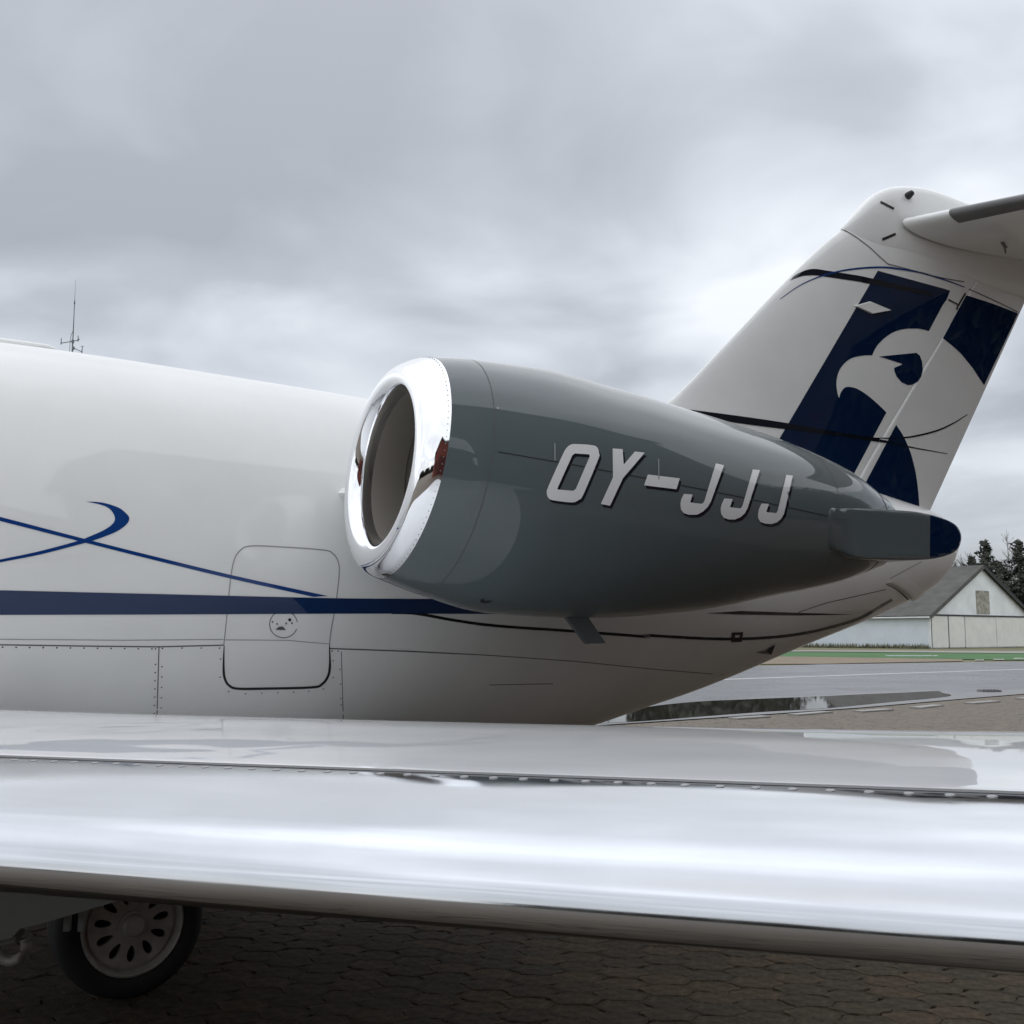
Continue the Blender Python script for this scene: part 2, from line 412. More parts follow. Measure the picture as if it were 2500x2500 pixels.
lt = z5([(300, 281), (420, 286), (600, 318), (800, 344), (1150, 368), (1500, 394)])+z6([(150, 678), (400, 692), (560, 695), (700, 690), (850, 675), (1000, 645), (1150, 600), (1250, 545), (1310, 510)])
decal('stripe', [strip_loop(smooth_loop(lt, False), 7)], TF, M['blackband'], fus, 0.0016)
decal('stripe', [z6([(430, 574), (600, 563), (850, 571), (1135, 580), (850, 584), (600, 580)])], TF, M['blackband'], fus, 0.0016)
# baggage hatch outline, belt line, panel joints
hatch_up = [(546, 1576), (552, 1520), (562, 1420), (570, 1372), (584, 1346), (612, 1333), (700, 1336), (790, 1343), (812, 1351), (825, 1370), (828, 1400), (820, 1470), (808, 1540), (804, 1576)]
seam('hatch_edge', hatch_up, 2.6, TF, M['seamlight'], fus, True)
hatch_lo = [(547, 1576), (546, 1605), (546, 1640), (550, 1660), (560, 1674), (580, 1681), (640, 1681), (760, 1678), (786, 1670), (800, 1652), (805, 1630), (805, 1600), (804, 1576)]
hatch_lo = smooth_loop(hatch_lo, False, 4)
seam('hatch_seal', hatch_lo, [2+4*min(1, i/8, (len(hatch_lo)-1-i)/8) for i in range(len(hatch_lo))], TF, M['seal'], fus, False)
circ = [(692+34*math.cos(k*math.pi/18), 1524+33*math.sin(k*math.pi/18)) for k in range(2, 36)]
seam('hatch_latch', circ, 2.0, TF, M['seam'], fus)
decal('latch_handle', [[(672, 1537), (680, 1530), (690, 1529), (698, 1538)]], TF, M['seam'], fus, 0.002)
decal('latch_lock', [[(707+4*math.cos(k*math.pi/6), 1513+4*math.sin(k*math.pi/6)) for k in range(12)]], TF, M['seal'], fus, 0.002)
for tx, ty in ((665, 1518), (676, 1523), (698, 1522), (712, 1521)):
    decal('latch_mark', [[(tx-2.2, ty-1.8), (tx+2.2, ty-2.2), (tx+2.2, ty+2), (tx-1, ty+2.4)]], TF, M['seam'], fus, 0.002)
seam('panel_seam_or_shade', [(-100, 1573), (0, 1574), (200, 1577), (385, 1579), (545, 1575)], 3.0, TF, M['seam'], fus)
seam('panel_seam_or_shade', [(805, 1583), (1000, 1590), (1200, 1600), (1400, 1614), (1600, 1634), (1800, 1650)], [3, 3, 2.2, 2, 1.8, 1.5], TF, M['seam'], fus)
seam('panel_seam_or_shade', [(547, 1562), (700, 1563), (805, 1572)], 1.8, TF, M['seamlight'], fus)
seam('panel_seam_or_shade', [(-60, 1560), (300, 1563), (545, 1561)], 1.8, TF, M['seamlight'], fus)
seam('panel_seam_or_shade', [(388, 1578), (383, 1755)], 2.6, TF, M['seam'], fus)
seam('panel_seam_or_shade', [(833, 1590), (838, 1755)], 1.8, TF, M['seam'], fus)
seam('panel_seam_or_shade', [(1195, 1672), (1350, 1669)], 1.8, TF, M['seam'], fus)
seam('panel_seam_or_shade', z6([(865, 570), (1000, 525), (1280, 462)]), 1.8, TF, M['seam'], fus)
seam('panel_seam_or_shade', z6([(1300, 410), (1450, 330)]), 1.8, TF, M['seamlight'], fus)
dots('fastener_row', z4([(12+64*i, 444+0.7*i) for i in range(12)]+[(733, 452), (766, 450), (858, 448), (949, 448), (1035, 448)]
     + [(733-1*i, 525+38.5*i) for i in range(7)]+[(764-1*i, 536+48.5*i) for i in range(5)]
     + [(1040, 500), (1038, 585), (1078, 653), (1158, 663), (1234, 660), (1310, 658), (1384, 655), (1456, 652), (1524, 640), (1571, 586), (1571, 508), (1566, 462), (1594, 462), (1603, 548), (1606, 618), (1608, 685), (1609, 715)]),
     0.0034, TF, M['seal'], fus)
# static port plate and scoop on the tail underside
def frame_px(o, i): return [o, i]
decal('vent_plate', [z6([(552, 664), (606, 662), (600, 708), (550, 710)]), z6([(568, 676), (592, 675), (588, 696), (566, 697)])], TF, M['seal'], fus, 0.003)
decal('air_scoop', [z6([(664, 757), (715, 748), (752, 722), (737, 767), (700, 764)])], TF, M['under'], fus, 0.003, 10)
decal('scoop_mouth_shade', [z6([(712, 749), (756, 721), (738, 766)])], TF, M['seal'], fus, 0.006, 10)  # flat dark patch painted as the shade inside the scoop
# skirt of the tail stinger: its leading edge stands proud of the belly
lip = smooth_loop(z6([(1285, 430), (1330, 452), (1375, 488), (1405, 522), (1425, 560)]), False, 6)
hp = [TF.hit(*p) for p in lip]; hp = [h for h in hp if h]
bm = bmesh.new(); prev = None
for i, (l, n) in enumerate(hp):
    k = 0.003+0.009*min(1, i/12)
    q = [bm.verts.new(p) for p in (l, l+n*k, l+n*(k+.002)+AV*0.012, l+n*k*.9+AV*0.06+Z_*0.01, l+AV*0.16+Z_*0.045-n*0.004)]
    if prev:
        for j in range(4): bm.faces.new((prev[j], q[j], q[j+1], prev[j+1]))
    prev = q
bmobj('stinger_skirt', bm, M['white'], fus, auto=60)
seam('panel_seam_or_shade', [(x-3, y+3) for x, y in lip], [1+5*i/len(lip) for i in range(len(lip))], TF, M['seal'], fus)  # tapering dark strip paints the shadow under the skirt step onto the belly
# roof antenna base at the far left of the crown
bm = bmesh.new()
add_tube(bm, [W(-1.9+0.07*i, 0.03, spl(ka, kt, -1.9+0.07*i)+0.008) for i in range(14)], [0.004]+[0.03]*12+[0.004], 10)
bmobj('roof_fairing', bm, M['white'], fus, True)

# ---- engine nacelle
knt = [0.045, .2, .5, .9, 1.4, 1.9, 2.3, 2.6]
nzt = [2.372, 2.383, 2.385, 2.352, 2.291, 2.217, 2.124, 2.000]
nzb = [1.510, 1.458, 1.385, 1.369, 1.401, 1.478, 1.545, 1.625]
PC = 1.55
def nac_ring(t):
    zt, zb = spl(knt, nzt, t), spl(knt, nzb, t); return (zt+zb)/2, (zt-zb)/2
SCARF, CANT = math.tan(R(6)), math.tan(R(-1.5))
def skew(t, p, z, f):
    return W(t+f*((z-1.935)*SCARF+(p-PC)*CANT), p, z)
NS = 96
def nac_pt(t, th, dr=0.0, f=None):
    zc_, rz = nac_ring(max(t, 0.045)); rw = rz*0.99
    f = max(0.0, 1.7-(t-0.045)/0.7) if f is None else f
    return skew(t, PC+(rw+dr)*math.cos(th), zc_+(rz+dr)*math.sin(th), f)
def surf(name, rows, m, parent, flip=False, auto=None, close_v=True):
    nv = len(rows[0]); V = [v for r in rows for v in r]
    return mesh(name, V, grid_faces(len(rows), nv, close_v, flip), m, parent, True, auto=auto)
ts = [0.045+(2.6-0.045)*i/90 for i in range(91)]
rows = [[nac_pt(t, 2*math.pi*j/NS) for j in range(NS)] for t in ts]
rows.append([nac_pt(2.6, 2*math.pi*j/NS, -0.02) for j in range(NS)])
rows.append([nac_pt(2.3, 2*math.pi*j/NS, -0.06) for j in range(NS)])
nac = surf('engine_nacelle', rows, M['grey'], jet, flip=True, auto=50)
# polished lip: from the band edge round the highlight into the throat
zc0, r0 = nac_ring(0.045)
lipp = [(0.0905, r0-0.0005), (0.06, r0-0.010), (0.03, r0-0.028), (0.01, r0-0.048), (0.0, r0-0.075), (0.004, r0-0.10), (0.025, r0-0.122), (0.06, r0-0.132), (0.10, r0-0.135)]
lipp = [(t*(1.085 if i < 5 else 0.92)-0.053, r) for i, (t, r) in enumerate(lipp)]
lk = list(range(len(lipp)))
rows = []
for i in range(49):
    u = i*(len(lipp)-1)/48
    t = spl(lk, [q[0] for q in lipp], u); r = spl(lk, [q[1] for q in lipp], u)
    rows.append([skew(t, PC+r*0.99*math.cos(2*math.pi*j/NS), zc0+r*math.sin(2*math.pi*j/NS), 1.0+0.7*max(0, 1-u/4)) for j in range(NS)])
lipo = surf('inlet_lip', rows, M['chrome'], nac)
rt = r0-0.135
rows = [[skew(t, PC+r*0.99*math.cos(2*math.pi*j/NS), zc0+r*math.sin(2*math.pi*j/NS), max(0, 1-(t-.04)/.6)) for j in range(NS)]
        for t, r in ((0.038, rt), (0.08, rt-0.006), (0.18, rt-0.010), (0.185, rt-0.004), (0.24, rt-0.004), (0.245, rt-0.010), (0.5, rt-0.006), (0.75, rt+0.0), (0.76, 0.02))]
surf('inlet_duct', rows, M['duct'], nac, auto=40)
bm = bmesh.new()
for k in range(24):
    a0 = 2*math.pi*k/24
    q = []
    for r in (0.08, 0.18, rt-0.012):
        for s, d in ((-1, 0.0), (1, 0.06)):
            th = a0+s*(0.07 if r > 0.1 else 0.1)+0.35*(r-0.08)
            q.append(bm.verts.new(W(0.62+d, PC+r*math.cos(th), zc0+r*math.sin(th))))
    bm.faces.new((q[0], q[1], q[3], q[2])); bm.faces.new((q[2], q[3], q[5], q[4]))
bmobj('fan', bm, M['fan'], nac, True)
rows = [[W(0.45+0.2*s, PC+r*math.cos(2*math.pi*j/32), zc0+r*math.sin(2*math.pi*j/32)) for j in range(32)] for s, r in ((0, .004), (.15, .04), (.5, .075), (1, .095))]
surf('fan_spinner', rows, M['fan'], nac)
# rivets round the lip and inside the duct
bm = bmesh.new()
for k in range(110):
    th = 2*math.pi*k/110; r = r0-0.0035
    c = skew(0.034, PC+r*0.99*math.cos(th), zc0+r*math.sin(th), 1.62); n = (PV*math.cos(th)+Z_*math.sin(th)).normalized()
    add_box(bm, c+n*0.0008, AV, n.cross(AV), n, 0.0014, 0.0014, 0.0010)
tag(bmobj('lip_rivets', bm, M['seamlight'], nac), kind='stuff')
bm = bmesh.new()
for k in range(90):
    th = 2*math.pi*k/90; r = rt-0.006
    c = skew(0.212, PC+r*0.99*math.cos(th), zc0+r*math.sin(th), .72); n = -(PV*math.cos(th)+Z_*math.sin(th)).normalized()
    add_box(bm, c, AV, n.cross(AV), n, 0.003, 0.003, 0.003)
tag(bmobj('duct_rivets', bm, M['seam'], nac), kind='stuff')
def ring_seam(name, t, w, m, dr=0.0012, a0=0.0, a1=2*math.pi):
    n = 128; V = []
    for k in range(n+1):
        th = a0+(a1-a0)*k/n
        V += [nac_pt(t, th, dr), nac_pt(t+w, th, dr)]
    F = [(2*k, 2*k+2, 2*k+3, 2*k+1) for k in range(n)]
    return mesh(name, V, F, m, nac, True)
ring_seam('cowl_seam', 0.205, 0.0025, M['seam'])
ring_seam('cowl_seam', 2.03, 0.003, M['seam'])
ring_seam('nozzle_seam', 2.47, 0.010, M['seal'])
TN = Target(nac)
seam('cowl_seam', [(1215, 1103), (1400, 1135), (1600, 1172), (1800, 1212), (2022, 1260)], [2.2]*5, TN, M['seal'], nac)
zl = Zm(1300, 1050, 2.76)
LET = {
 'O': [smooth_loop([(285, 95), (400, 103), (435, 120), (447, 160), (440, 200), (340, 435), (312, 468), (265, 487), (135, 472), (105, 455), (95, 425), (105, 380), (200, 170), (225, 125), (250, 103)], True, 3),
       [(283, 158), (380, 165), (384, 178), (290, 396), (272, 409), (166, 400), (168, 388), (266, 172)]],
 'Y': [[(538, 125), (605, 130), (612, 234), (688, 146), (755, 153), (607, 325), (520, 510), (458, 497), (540, 320)]],
 '-': [[(775, 300), (990, 326), (968, 399), (750, 372)]],
 'a': [[(1233, 225), (1288, 238), (1200, 480), (1178, 518), (1145, 550), (1105, 570), (1050, 570), (1015, 558), (998, 535), (994, 500), (1000, 465), (1018, 430), (1076, 434), (1060, 488), (1140, 497), (1155, 480)]],
 'b': [[(1482, 266), (1530, 271), (1447, 525), (1428, 560), (1400, 586), (1362, 602), (1318, 601), (1285, 590), (1268, 565), (1265, 530), (1272, 500), (1290, 461), (1346, 465), (1328, 520), (1400, 528), (1412, 512)]],
 'c': [[(1707, 303), (1752, 308), (1692, 565), (1672, 598), (1645, 620), (1608, 633), (1565, 630), (1532, 617), (1518, 595), (1517, 562), (1524, 530), (1541, 495), (1590, 497), (1572, 552), (1640, 560), (1650, 542)]],
}
for k, loops in LET.items():
    sh = [zl([(x+d, y+d*1.5) for x, y in lp]) for lp in loops for d in (13,)]
    decal('letter_shadow', sh, TN, M['blackband'], nac, 0.0012, 22)
    decal('registration_letter', [zl(lp) for lp in loops], TN, M['letter'], nac, 0.0022, 22)
for x, y0, y1 in ((148, 90, 205), (847, 195, 333)):
    seam('witness_mark', zl([(x, y0), (x+1, y1)]), 3.0, TN, M['seamlight'], nac, off=0.003)
seam('witness_mark', zl([(1718, 415), (1730, 510)]), 2.4, TN, M['seam'], nac, off=0.003)
dots('fastener_row', [(1215, 997)], 0.006, TN, M['seamlight'], nac)
dots('fastener_row', [(2158+i*12, 1238) for i in range(3)], 0.005, TN, M['seam'], nac)
decal('drain_mark', [z5([(722, 218), (735, 214), (742, 226), (775, 222), (768, 232), (735, 236), (720, 230)])], TN, M['seal'], nac, 0.002, 10)
# drain mast under the cowl
bm = bmesh.new()
ml = [(1378, 1500), (1432, 1500), (1479, 1570), (1434, 1572)]
add_prism(bm, [W(*(lambda az: (az[0], PC+0.012, az[1]))(on_p(x, y, PC+0.012))) for x, y in ml], PV*-0.024)
bmobj('drain_mast', bm, M['grey'], nac)
# reverser fairing on the flank
fh = [TN.hit(x, 1288)[0]-O for x in (2030, 2150)]
FA0, FP0 = fh[0].dot(AV), fh[0].dot(PV)
FSL = 0.13
def fair(t): return FP0+0.003-FSL*(t-FA0)
print('FAIR', FA0, FP0, fh[1].dot(AV), fh[1].dot(PV))
def fair_p(a, z):
    zc_, rz = nac_ring(a); q = max(0.0, 1-((z-zc_)/rz)**2); pn = PC+0.99*rz*math.sqrt(q)
    k = max(0.0, min(1.0, (2.16-a)/0.22)); k = k*k*(3-2*k)
    return k*(pn+0.004)+(1-k)*max(fair(a), pn+0.004 if a < 2.3 else 0)
def fair_pt(x, y):
    p = 1.9
    for _ in range(14):
        a, z = on_p(x, y, p); p = 0.5*p+0.5*fair_p(a, z)
    return a, p, z
fo = smooth_loop([(2026, 1243), (2050, 1241), (2085, 1240), (2170, 1243), (2250, 1250), (2300, 1263), (2335, 1280), (2349, 1303), (2348, 1326), (2337, 1345), (2310, 1358), (2265, 1366), (2180, 1367), (2110, 1364), (2078, 1358), (2050, 1346), (2026, 1338), (2024, 1290)], True, 3)
def fairing(loop, depth=0.16):
    az = [(lambda q: (q[0], q[2]))(fair_pt(*q)) for q in loop]; n = len(az)
    cxa = sum(q[0] for q in az)/n; cza = sum(q[1] for q in az)/n
    def inset(d):
        o = []
        for a, z in az:
            v = (a-cxa, z-cza); L = math.hypot(*v); k = 1-d/L; o.append((cxa+v[0]*k, cza+v[1]*k))
        return o
    i0 = inset(0.013); vs = list(i0); x0, x1 = min(q[0] for q in i0), max(q[0] for q in i0); z0, z1 = min(q[1] for q in i0), max(q[1] for q in i0)
    x = x0+.012
    while x < x1:
        z = z0+.012
        while z < z1:
            if inside((x, z), [inset(0.022)]): vs.append((x, z))
            z += .022
        x += .022
    r = delaunay_2d_cdt([Vector(v) for v in vs], [(i, (i+1) % n) for i in range(n)], [], 0, 1e-6)
    bm = bmesh.new(); vv = [bm.verts.new(W(v.x, fair_p(v.x, v.y), v.y)) for v in r[0]]
    for f in r[2]:
        c = sum((r[0][i] for i in f), Vector((0, 0)))/3
        if inside((c.x, c.y), [i0]): bm.faces.new([vv[i] for i in f])
    prev = vv[:n]
    for ins, dp in ((0.005, 0.003), (0.001, 0.009), (0.0, 0.018), (0.0, depth)):
        ring = [bm.verts.new(W(a, fair_p(a, z)-dp, z)) for a, z in inset(ins)]
        for i in range(n): bm.faces.new((prev[i], prev[(i+1) % n], ring[(i+1) % n], ring[i]))
        prev = ring
    bm.faces.new(prev[::-1])
    q = fair_pt(2271, 1265)
    bmesh.ops.recalc_face_normals(bm, faces=bm.faces)
    pc, pn = W(*q), (AV-Z_*0.09).normalized()
    bmesh.ops.bisect_plane(bm, geom=list(bm.verts)+list(bm.edges)+list(bm.faces), plane_co=pc, plane_no=pn)
    bm.verts.index_update(); V = [v.co.copy() for v in bm.verts]; parts = [[], []]
    for f in bm.faces: parts[1 if (f.calc_center_median()-pc).dot(pn) > 0 else 0].append([v.index for v in f.verts])
    bm.free(); obs = []
    for nm, m_, F in (('reverser_fairing', M['grey'], parts[0]), ('fairing_tip', M['navy'], parts[1])):
        us = sorted({i for f in F for i in f}); mp = {k: i for i, k in enumerate(us)}
        obs.append(mesh(nm, [V[i] for i in us], [tuple(mp[i] for i in f) for f in F], m_, nac, True, auto=50))
    return obs[0]
rf = fairing(fo)
TR = Target(rf)
seam('cowl_seam', z6([(1030, 122), (1085, 124), (1106, 108), (1118, 101)]), 2.2, TR, M['seam'], nac)
seam('cowl_seam', z6([(1005, 266), (1070, 268), (1100, 305), (1180, 318)]), 2.2, TN, M['seam'], nac)
# pylon between nacelle and fuselage
bm = bmesh.new()
ph = TF.hit(824, 1204)[0]-O
pl = []
for s in range(2):
    p, a0_, z0_ = ((1.22, 0.16, 1.90), (ph.dot(PV)-0.01, ph.dot(AV), ph.z))[s]
    prof = [(0, 0), (0.02, .025), (0.12, .055), (0.5, .085), (1.1, .09), (1.7, .06), (2.2, 0.01), (2.2, -.01), (1.7, -.06), (1.1, -.09), (.5, -.085), (.12, -.055), (.02, -.025)]
    pl.append([bm.verts.new(W(a0_+a, p-(0.25*a if s else 0), z0_+h)) for a, h in prof])
for i in range(len(pl[0])): bm.faces.new((pl[0][i], pl[0][(i+1) % 13], pl[1][(i+1) % 13], pl[1][i]))
bmobj('pylon', bm, M['white'], jet, auto=50)

# ---- fin, rudder, tailplane
LEpx = [(1500, 1040), (1590, 1003), (1637, 977), (1669, 947), (1721, 893), (1812, 797), (1941, 662), (2019, 589), (2057, 558), (2096, 511), (2125, 482), (2148, 466)]
LE = [on_p(x, y, 0.0) for x, y in LEpx]
LEz = [q[1] for q in LE]; LEa = [q[0] for q in LE]
t0, t1 = on_p(2497, 745, 0), on_p(2265, 1255, 0)
def TEa(z): return t1[0]+(z-t1[1])*(t0[0]-t1[0])/(t0[1]-t1[1])
g0, g1 = on_p(2385, 678, 0.06), on_p(2098, 1160, 0.06)
def HGa(z): return g1[0]+(z-g1[1])*(g0[0]-g1[0])/(g0[1]-g1[1])
def fin_half(z, u):                                # half thickness at chord fraction u
    t = 0.105+0.02*(z-2.4)/2 + 0.10*max(0, 2.75-z)**1.5
    u = min(max(u, 0), 1)
    return t*(2.6*math.sqrt(u)*(1-u)**0.9*0.62+0.35*u*(1-u))+0.006*u
def fin_rows(zs, us, f0, f1):
    rows = []
    for z in zs:
        a0 = spl(LEz, LEa, min(z, LEz[-1])); a1 = TEa(z); b0, b1 = f0(z, a0, a1), f1(z, a0, a1)
        port = []; star = []
        for u in us:
            a = b0+(b1-b0)*u; h = fin_half(z, (a-a0)/(a1-a0))
            port.append(W(a, h, z)); star.append(W(a, -h, z))
        rows.append(star[::-1]+port)
    return rows
zs = [2.15+(4.56-2.15)*i/70 for i in range(71)]
us = [(i/40)**1.8 for i in range(41)]
rows = fin_rows(zs, us, lambda z, a0, a1: a0, lambda z, a0, a1: HGa(z))
fin = surf('tail_fin', rows, M['white'], jet, close_v=False)
zr = [2.02+(4.02-2.02)*i/60 for i in range(61)]
rows = fin_rows(zr, [i/24 for i in range(25)], lambda z, a0, a1: HGa(z)+0.006, lambda z, a0, a1: a1)
rud = surf('rudder', rows, M['white'], jet, close_v=False)
# fairing that carries the tailplane
kfa = [4.16, 4.3, 4.5, 4.65, 4.81, 5.1, 5.6, 6.4, 7.2, 7.4]
kft = [4.20, 4.345, 4.525, 4.605, 4.652, 4.688, 4.66, 4.55, 4.35, 4.28]
kfb = [4.05, 4.02, 3.99, 3.985, 3.98, 3.98, 3.99, 4.03, 4.15, 4.24]
kfw = [0.02, 0.06, 0.088, 0.098, 0.104, 0.110, 0.118, 0.12, 0.08, 0.02]
st = []
for i in range(70):
    a = 4.16+(7.4-4.16)*i/69
    st.append((a, 0, spl(kfa, kfw, a), spl(kfa, kft, a), spl(kfa, kfb, a)))
bul = loft('tailplane_fairing', st, M['white'], jet, 64, 2.5)
TV = Target(fin, rud, bul)
zf = Zm(1850, 640, 2.972)
zq = [1.95+(4.56-1.95)*i/90 for i in range(91)]
ffull = surf('tmp', fin_rows(zq, [(i/60)**1.6 for i in range(61)], lambda z, a0, a1: a0, lambda z, a0, a1: a1), M['white'], jet, close_v=False)
fin_t = rud_t = Target(ffull)
bpy.data.meshes.remove(ffull.data)
navy_fin = [(870, 62), (1340, 190), (1395, 207), (1370, 270), (1340, 312), (1240, 500)] + smooth_loop([(1240, 500), (1180, 485), (1120, 482), (1050, 488), (980, 510), (920, 550), (870, 600), (845, 640), (830, 675)], False, 4) \
    + smooth_loop([(828, 676), (770, 678), (700, 690), (650, 715), (610, 755), (585, 800), (572, 850), (570, 900), (578, 955), (588, 984)], False, 4) \
    + smooth_loop([(592, 978), (600, 950), (620, 920), (645, 906), (690, 909), (740, 930), (800, 970), (870, 1030), (932, 1090)], False, 4) \
    + [(705, 1520), (600, 1720), (-60, 1660), (147, 1297)]
decal('emblem_panel', [zf(navy_fin)], fin_t, M['navy'], fin, 0.0016, 26)
decal('emblem_panel', [zf([(1512, 240), (1700, 300), (1888, 372), (1772, 620), (1641, 893), (1560, 770), (1470, 660), (1400, 598), (1342, 552)])], rud_t, M['navy'], rud, 0.0016, 22)
eye = [(880, 685), (1150, 658), (1175, 680), (1190, 720), (1196, 780), (1185, 830), (1160, 866), (1120, 889), (1085, 892), (1042, 871), (1008, 832), (991, 795), (988, 768), (1048, 742), (1040, 735)]
decal('eagle_eye', [zf(eye)], fin_t, M['navy'], fin, 0.0022, 20)
decal('emblem_panel', [zf(smooth_loop([(1003, 1180), (1060, 1270), (1110, 1390), (1145, 1530), (1165, 1680), (1174, 1850)], False, 4)+[(660, 1850), (800, 1565)])], rud_t, M['navy'], rud, 0.0016, 22)
bt = smooth_loop([(232, 135), (270, 97), (330, 66), (400, 50), (500, 62), (720, 97), (840, 122), (1270, 225)], False, 4)
bb = smooth_loop([(1270, 250), (810, 158), (720, 140), (480, 105), (400, 96), (320, 102), (262, 122)], False, 4)
decal('fin_stripe', [zf(bt+bb)], fin_t, M['blackband'], fin, 0.0024, 20)
def lp2(t): return zf(smooth_loop(t, False, 5))
up = [(160, 270), (300, 172), (450, 105), (600, 65), (750, 44), (900, 38), (1000, 46), (1150, 70), (1280, 105), (1400, 145), (1500, 182)]
q = lp2(up); decal('fin_stripe', [strip_loop(q, [1+3.4*math.sin(math.pi*min(1, 0.02+i/len(q)*0.9)) for i in range(len(q))])], Target(fin, bul), M['blue'], fin, 0.0030, 14)
q = lp2([(1530, 196), (1700, 272), (1885, 362)]); decal('fin_stripe', [strip_loop(q, 2.4)], rud_t, M['seam'], rud, 0.0028, 20)
low_t = [(-517, 1068), (-250, 1102), (0, 1136), (220, 1170), (600, 1236), (845, 1272), (900, 1282)]; low_b = [(890, 1308), (840, 1300), (600, 1266), (220, 1215), (0, 1188), (-250, 1150), (-517, 1072)]
decal('fin_stripe', [lp2(low_t)+lp2(low_b)], Target(fin, fus), M['blackband'], fin, 0.003, 22)
q = lp2([(880, 1295), (1000, 1315), (1100, 1341), (1375, 1390)]); decal('fin_stripe', [strip_loop(q, [6*(1-i/len(q))+0.8 for i in range(len(q))])], rud_t, M['blackband'], rud, 0.003, 20)
q = lp2([(850, 1276), (1000, 1277), (1130, 1264), (1300, 1222), (1420, 1167), (1520, 1105)]); decal('fin_stripe', [strip_loop(q, [0.8+3.2*math.sin(math.pi*(0.08+0.9*i/len(q))) for i in range(len(q))])], rud_t, M['blackband'], rud, 0.003, 20)
seam('panel_seam_or_shade', zf([(1505, 225), (1450, 320), (1440, 345)]), 4.5, fin_t, M['seal'], fin, off=0.003)
seam('panel_seam_or_shade', zf([(1380, 272), (1450, 308)]), 3.5, fin_t, M['seal'], fin, off=0.004)
z2 = Zm(2050, 420, 1932/450)
seam('panel_seam_or_shade', z2([(-40, 605), (40, 610), (150, 670), (300, 780), (420, 890), (505, 965)]), 2.0, TV, M['seam'], fin, True, off=0.003)
seam('panel_seam_or_shade', z2([(505, 965), (700, 1015), (900, 1070), (1120, 1120), (1300, 1150)]), 2.2, TV, M['seam'], bul, True, off=0.003)
decal('vent_slot', [z2([(430, 303), (570, 375), (563, 398), (420, 325)])], TV, M['seal'], bul, 0.003, 12)
decal('vent_slot', [z2([(440, 695), (580, 637), (590, 660), (450, 722)])], TV, M['seal'], bul, 0.003, 12)
nl = TV.hit(*z2([(710, 255)])[0])
bm = bmesh.new(); add_tube(bm, [nl[0]-nl[1]*0.01, nl[0]+nl[1]*0.012, nl[0]+nl[1]*0.05, nl[0]+nl[1]*0.06], [0.026, 0.028, 0.02, 0.004], 12)
bmobj('beacon_lamp', bm, M['seal'], bul, True)
# flat blade aerial on the fin side
dia = zf([(697, 318), (810, 285), (965, 350), (822, 376)])
hb = [fin_t.hit(*q) for q in dia]
bm = bmesh.new()
lo_v = [bm.verts.new(h[0]+h[1]*0.001) for h in hb]
c_ = sum((h[0] for h in hb), Vector())/4
hi_v = [bm.verts.new(h[0].lerp(c_, 0.08)+h[1]*0.018-Z_*0.004) for h in hb]
bm.faces.new(hi_v)
for i in range(4): bm.faces.new((lo_v[i], lo_v[(i+1) % 4], hi_v[(i+1) % 4], hi_v[i]))
bmobj('blade_aerial', bm, M['white'], fin)
# tailplane: both sides
def tp_rows(sgn, aL0, aL1, p1, u0, u1, n=26, off=0.0, p0=0.12):
    rows = []
    for i in range(25):
        k = i/24; p = p0+(p1-p0)*k; aL = aL0+(aL1-aL0)*(p-0.12)/(2.9-0.12); ch = 1.75-0.75*(p-0.12)/2.78; z = 4.31+0.02*(p-0.12)
        prof = []
        for s in (1, -1):
            for j in range(n+1):
                u = u0+(u1-u0)*((j/n)**1.7); h = 0.115*ch*(1.48*math.sqrt(u)-0.63*u-1.76*u*u+1.42*u**3-0.51*u**4)*0.9+off
                prof.append((aL+u*ch-(off if u < 0.01 else 0), s*h))
        up_ = prof[:n+1]; lo_ = prof[n+1:]
        rows.append([W(a, sgn*p, z+h) for a, h in up_[::-1]+lo_[1:]])
    return rows
for sgn in (1, -1):
    tp = surf('tailplane', tp_rows(sgn, 4.67, 6.20, 2.9, 0, 1), M['white'], jet, flip=sgn < 0, close_v=False)
    surf('deicing_boot', tp_rows(sgn, 4.67, 6.20, 2.85, 0, 0.062, 10, 0.0025, 0.40), M['boot'], tp, flip=sgn < 0, close_v=False)
    r_ = ray(2452, 598); w_ = CAMP+r_*((4.215-HC)/r_.z)-O; wa, wp_ = w_.dot(AV), sgn*w_.dot(PV)
    bm = bmesh.new(); add_tube(bm, [W(wa-.05, wp_, 4.26), W(wa, wp_, 4.21), W(wa+.03, wp_, 4.20)], [0.014, 0.012, 0.006], 8); add_tube(bm, [W(wa, wp_, 4.21), W(wa+.01, wp_, 4.15)], [0.01, 0.006], 8)
    bmobj('drain_tube', bm, M['under'], tp, True)

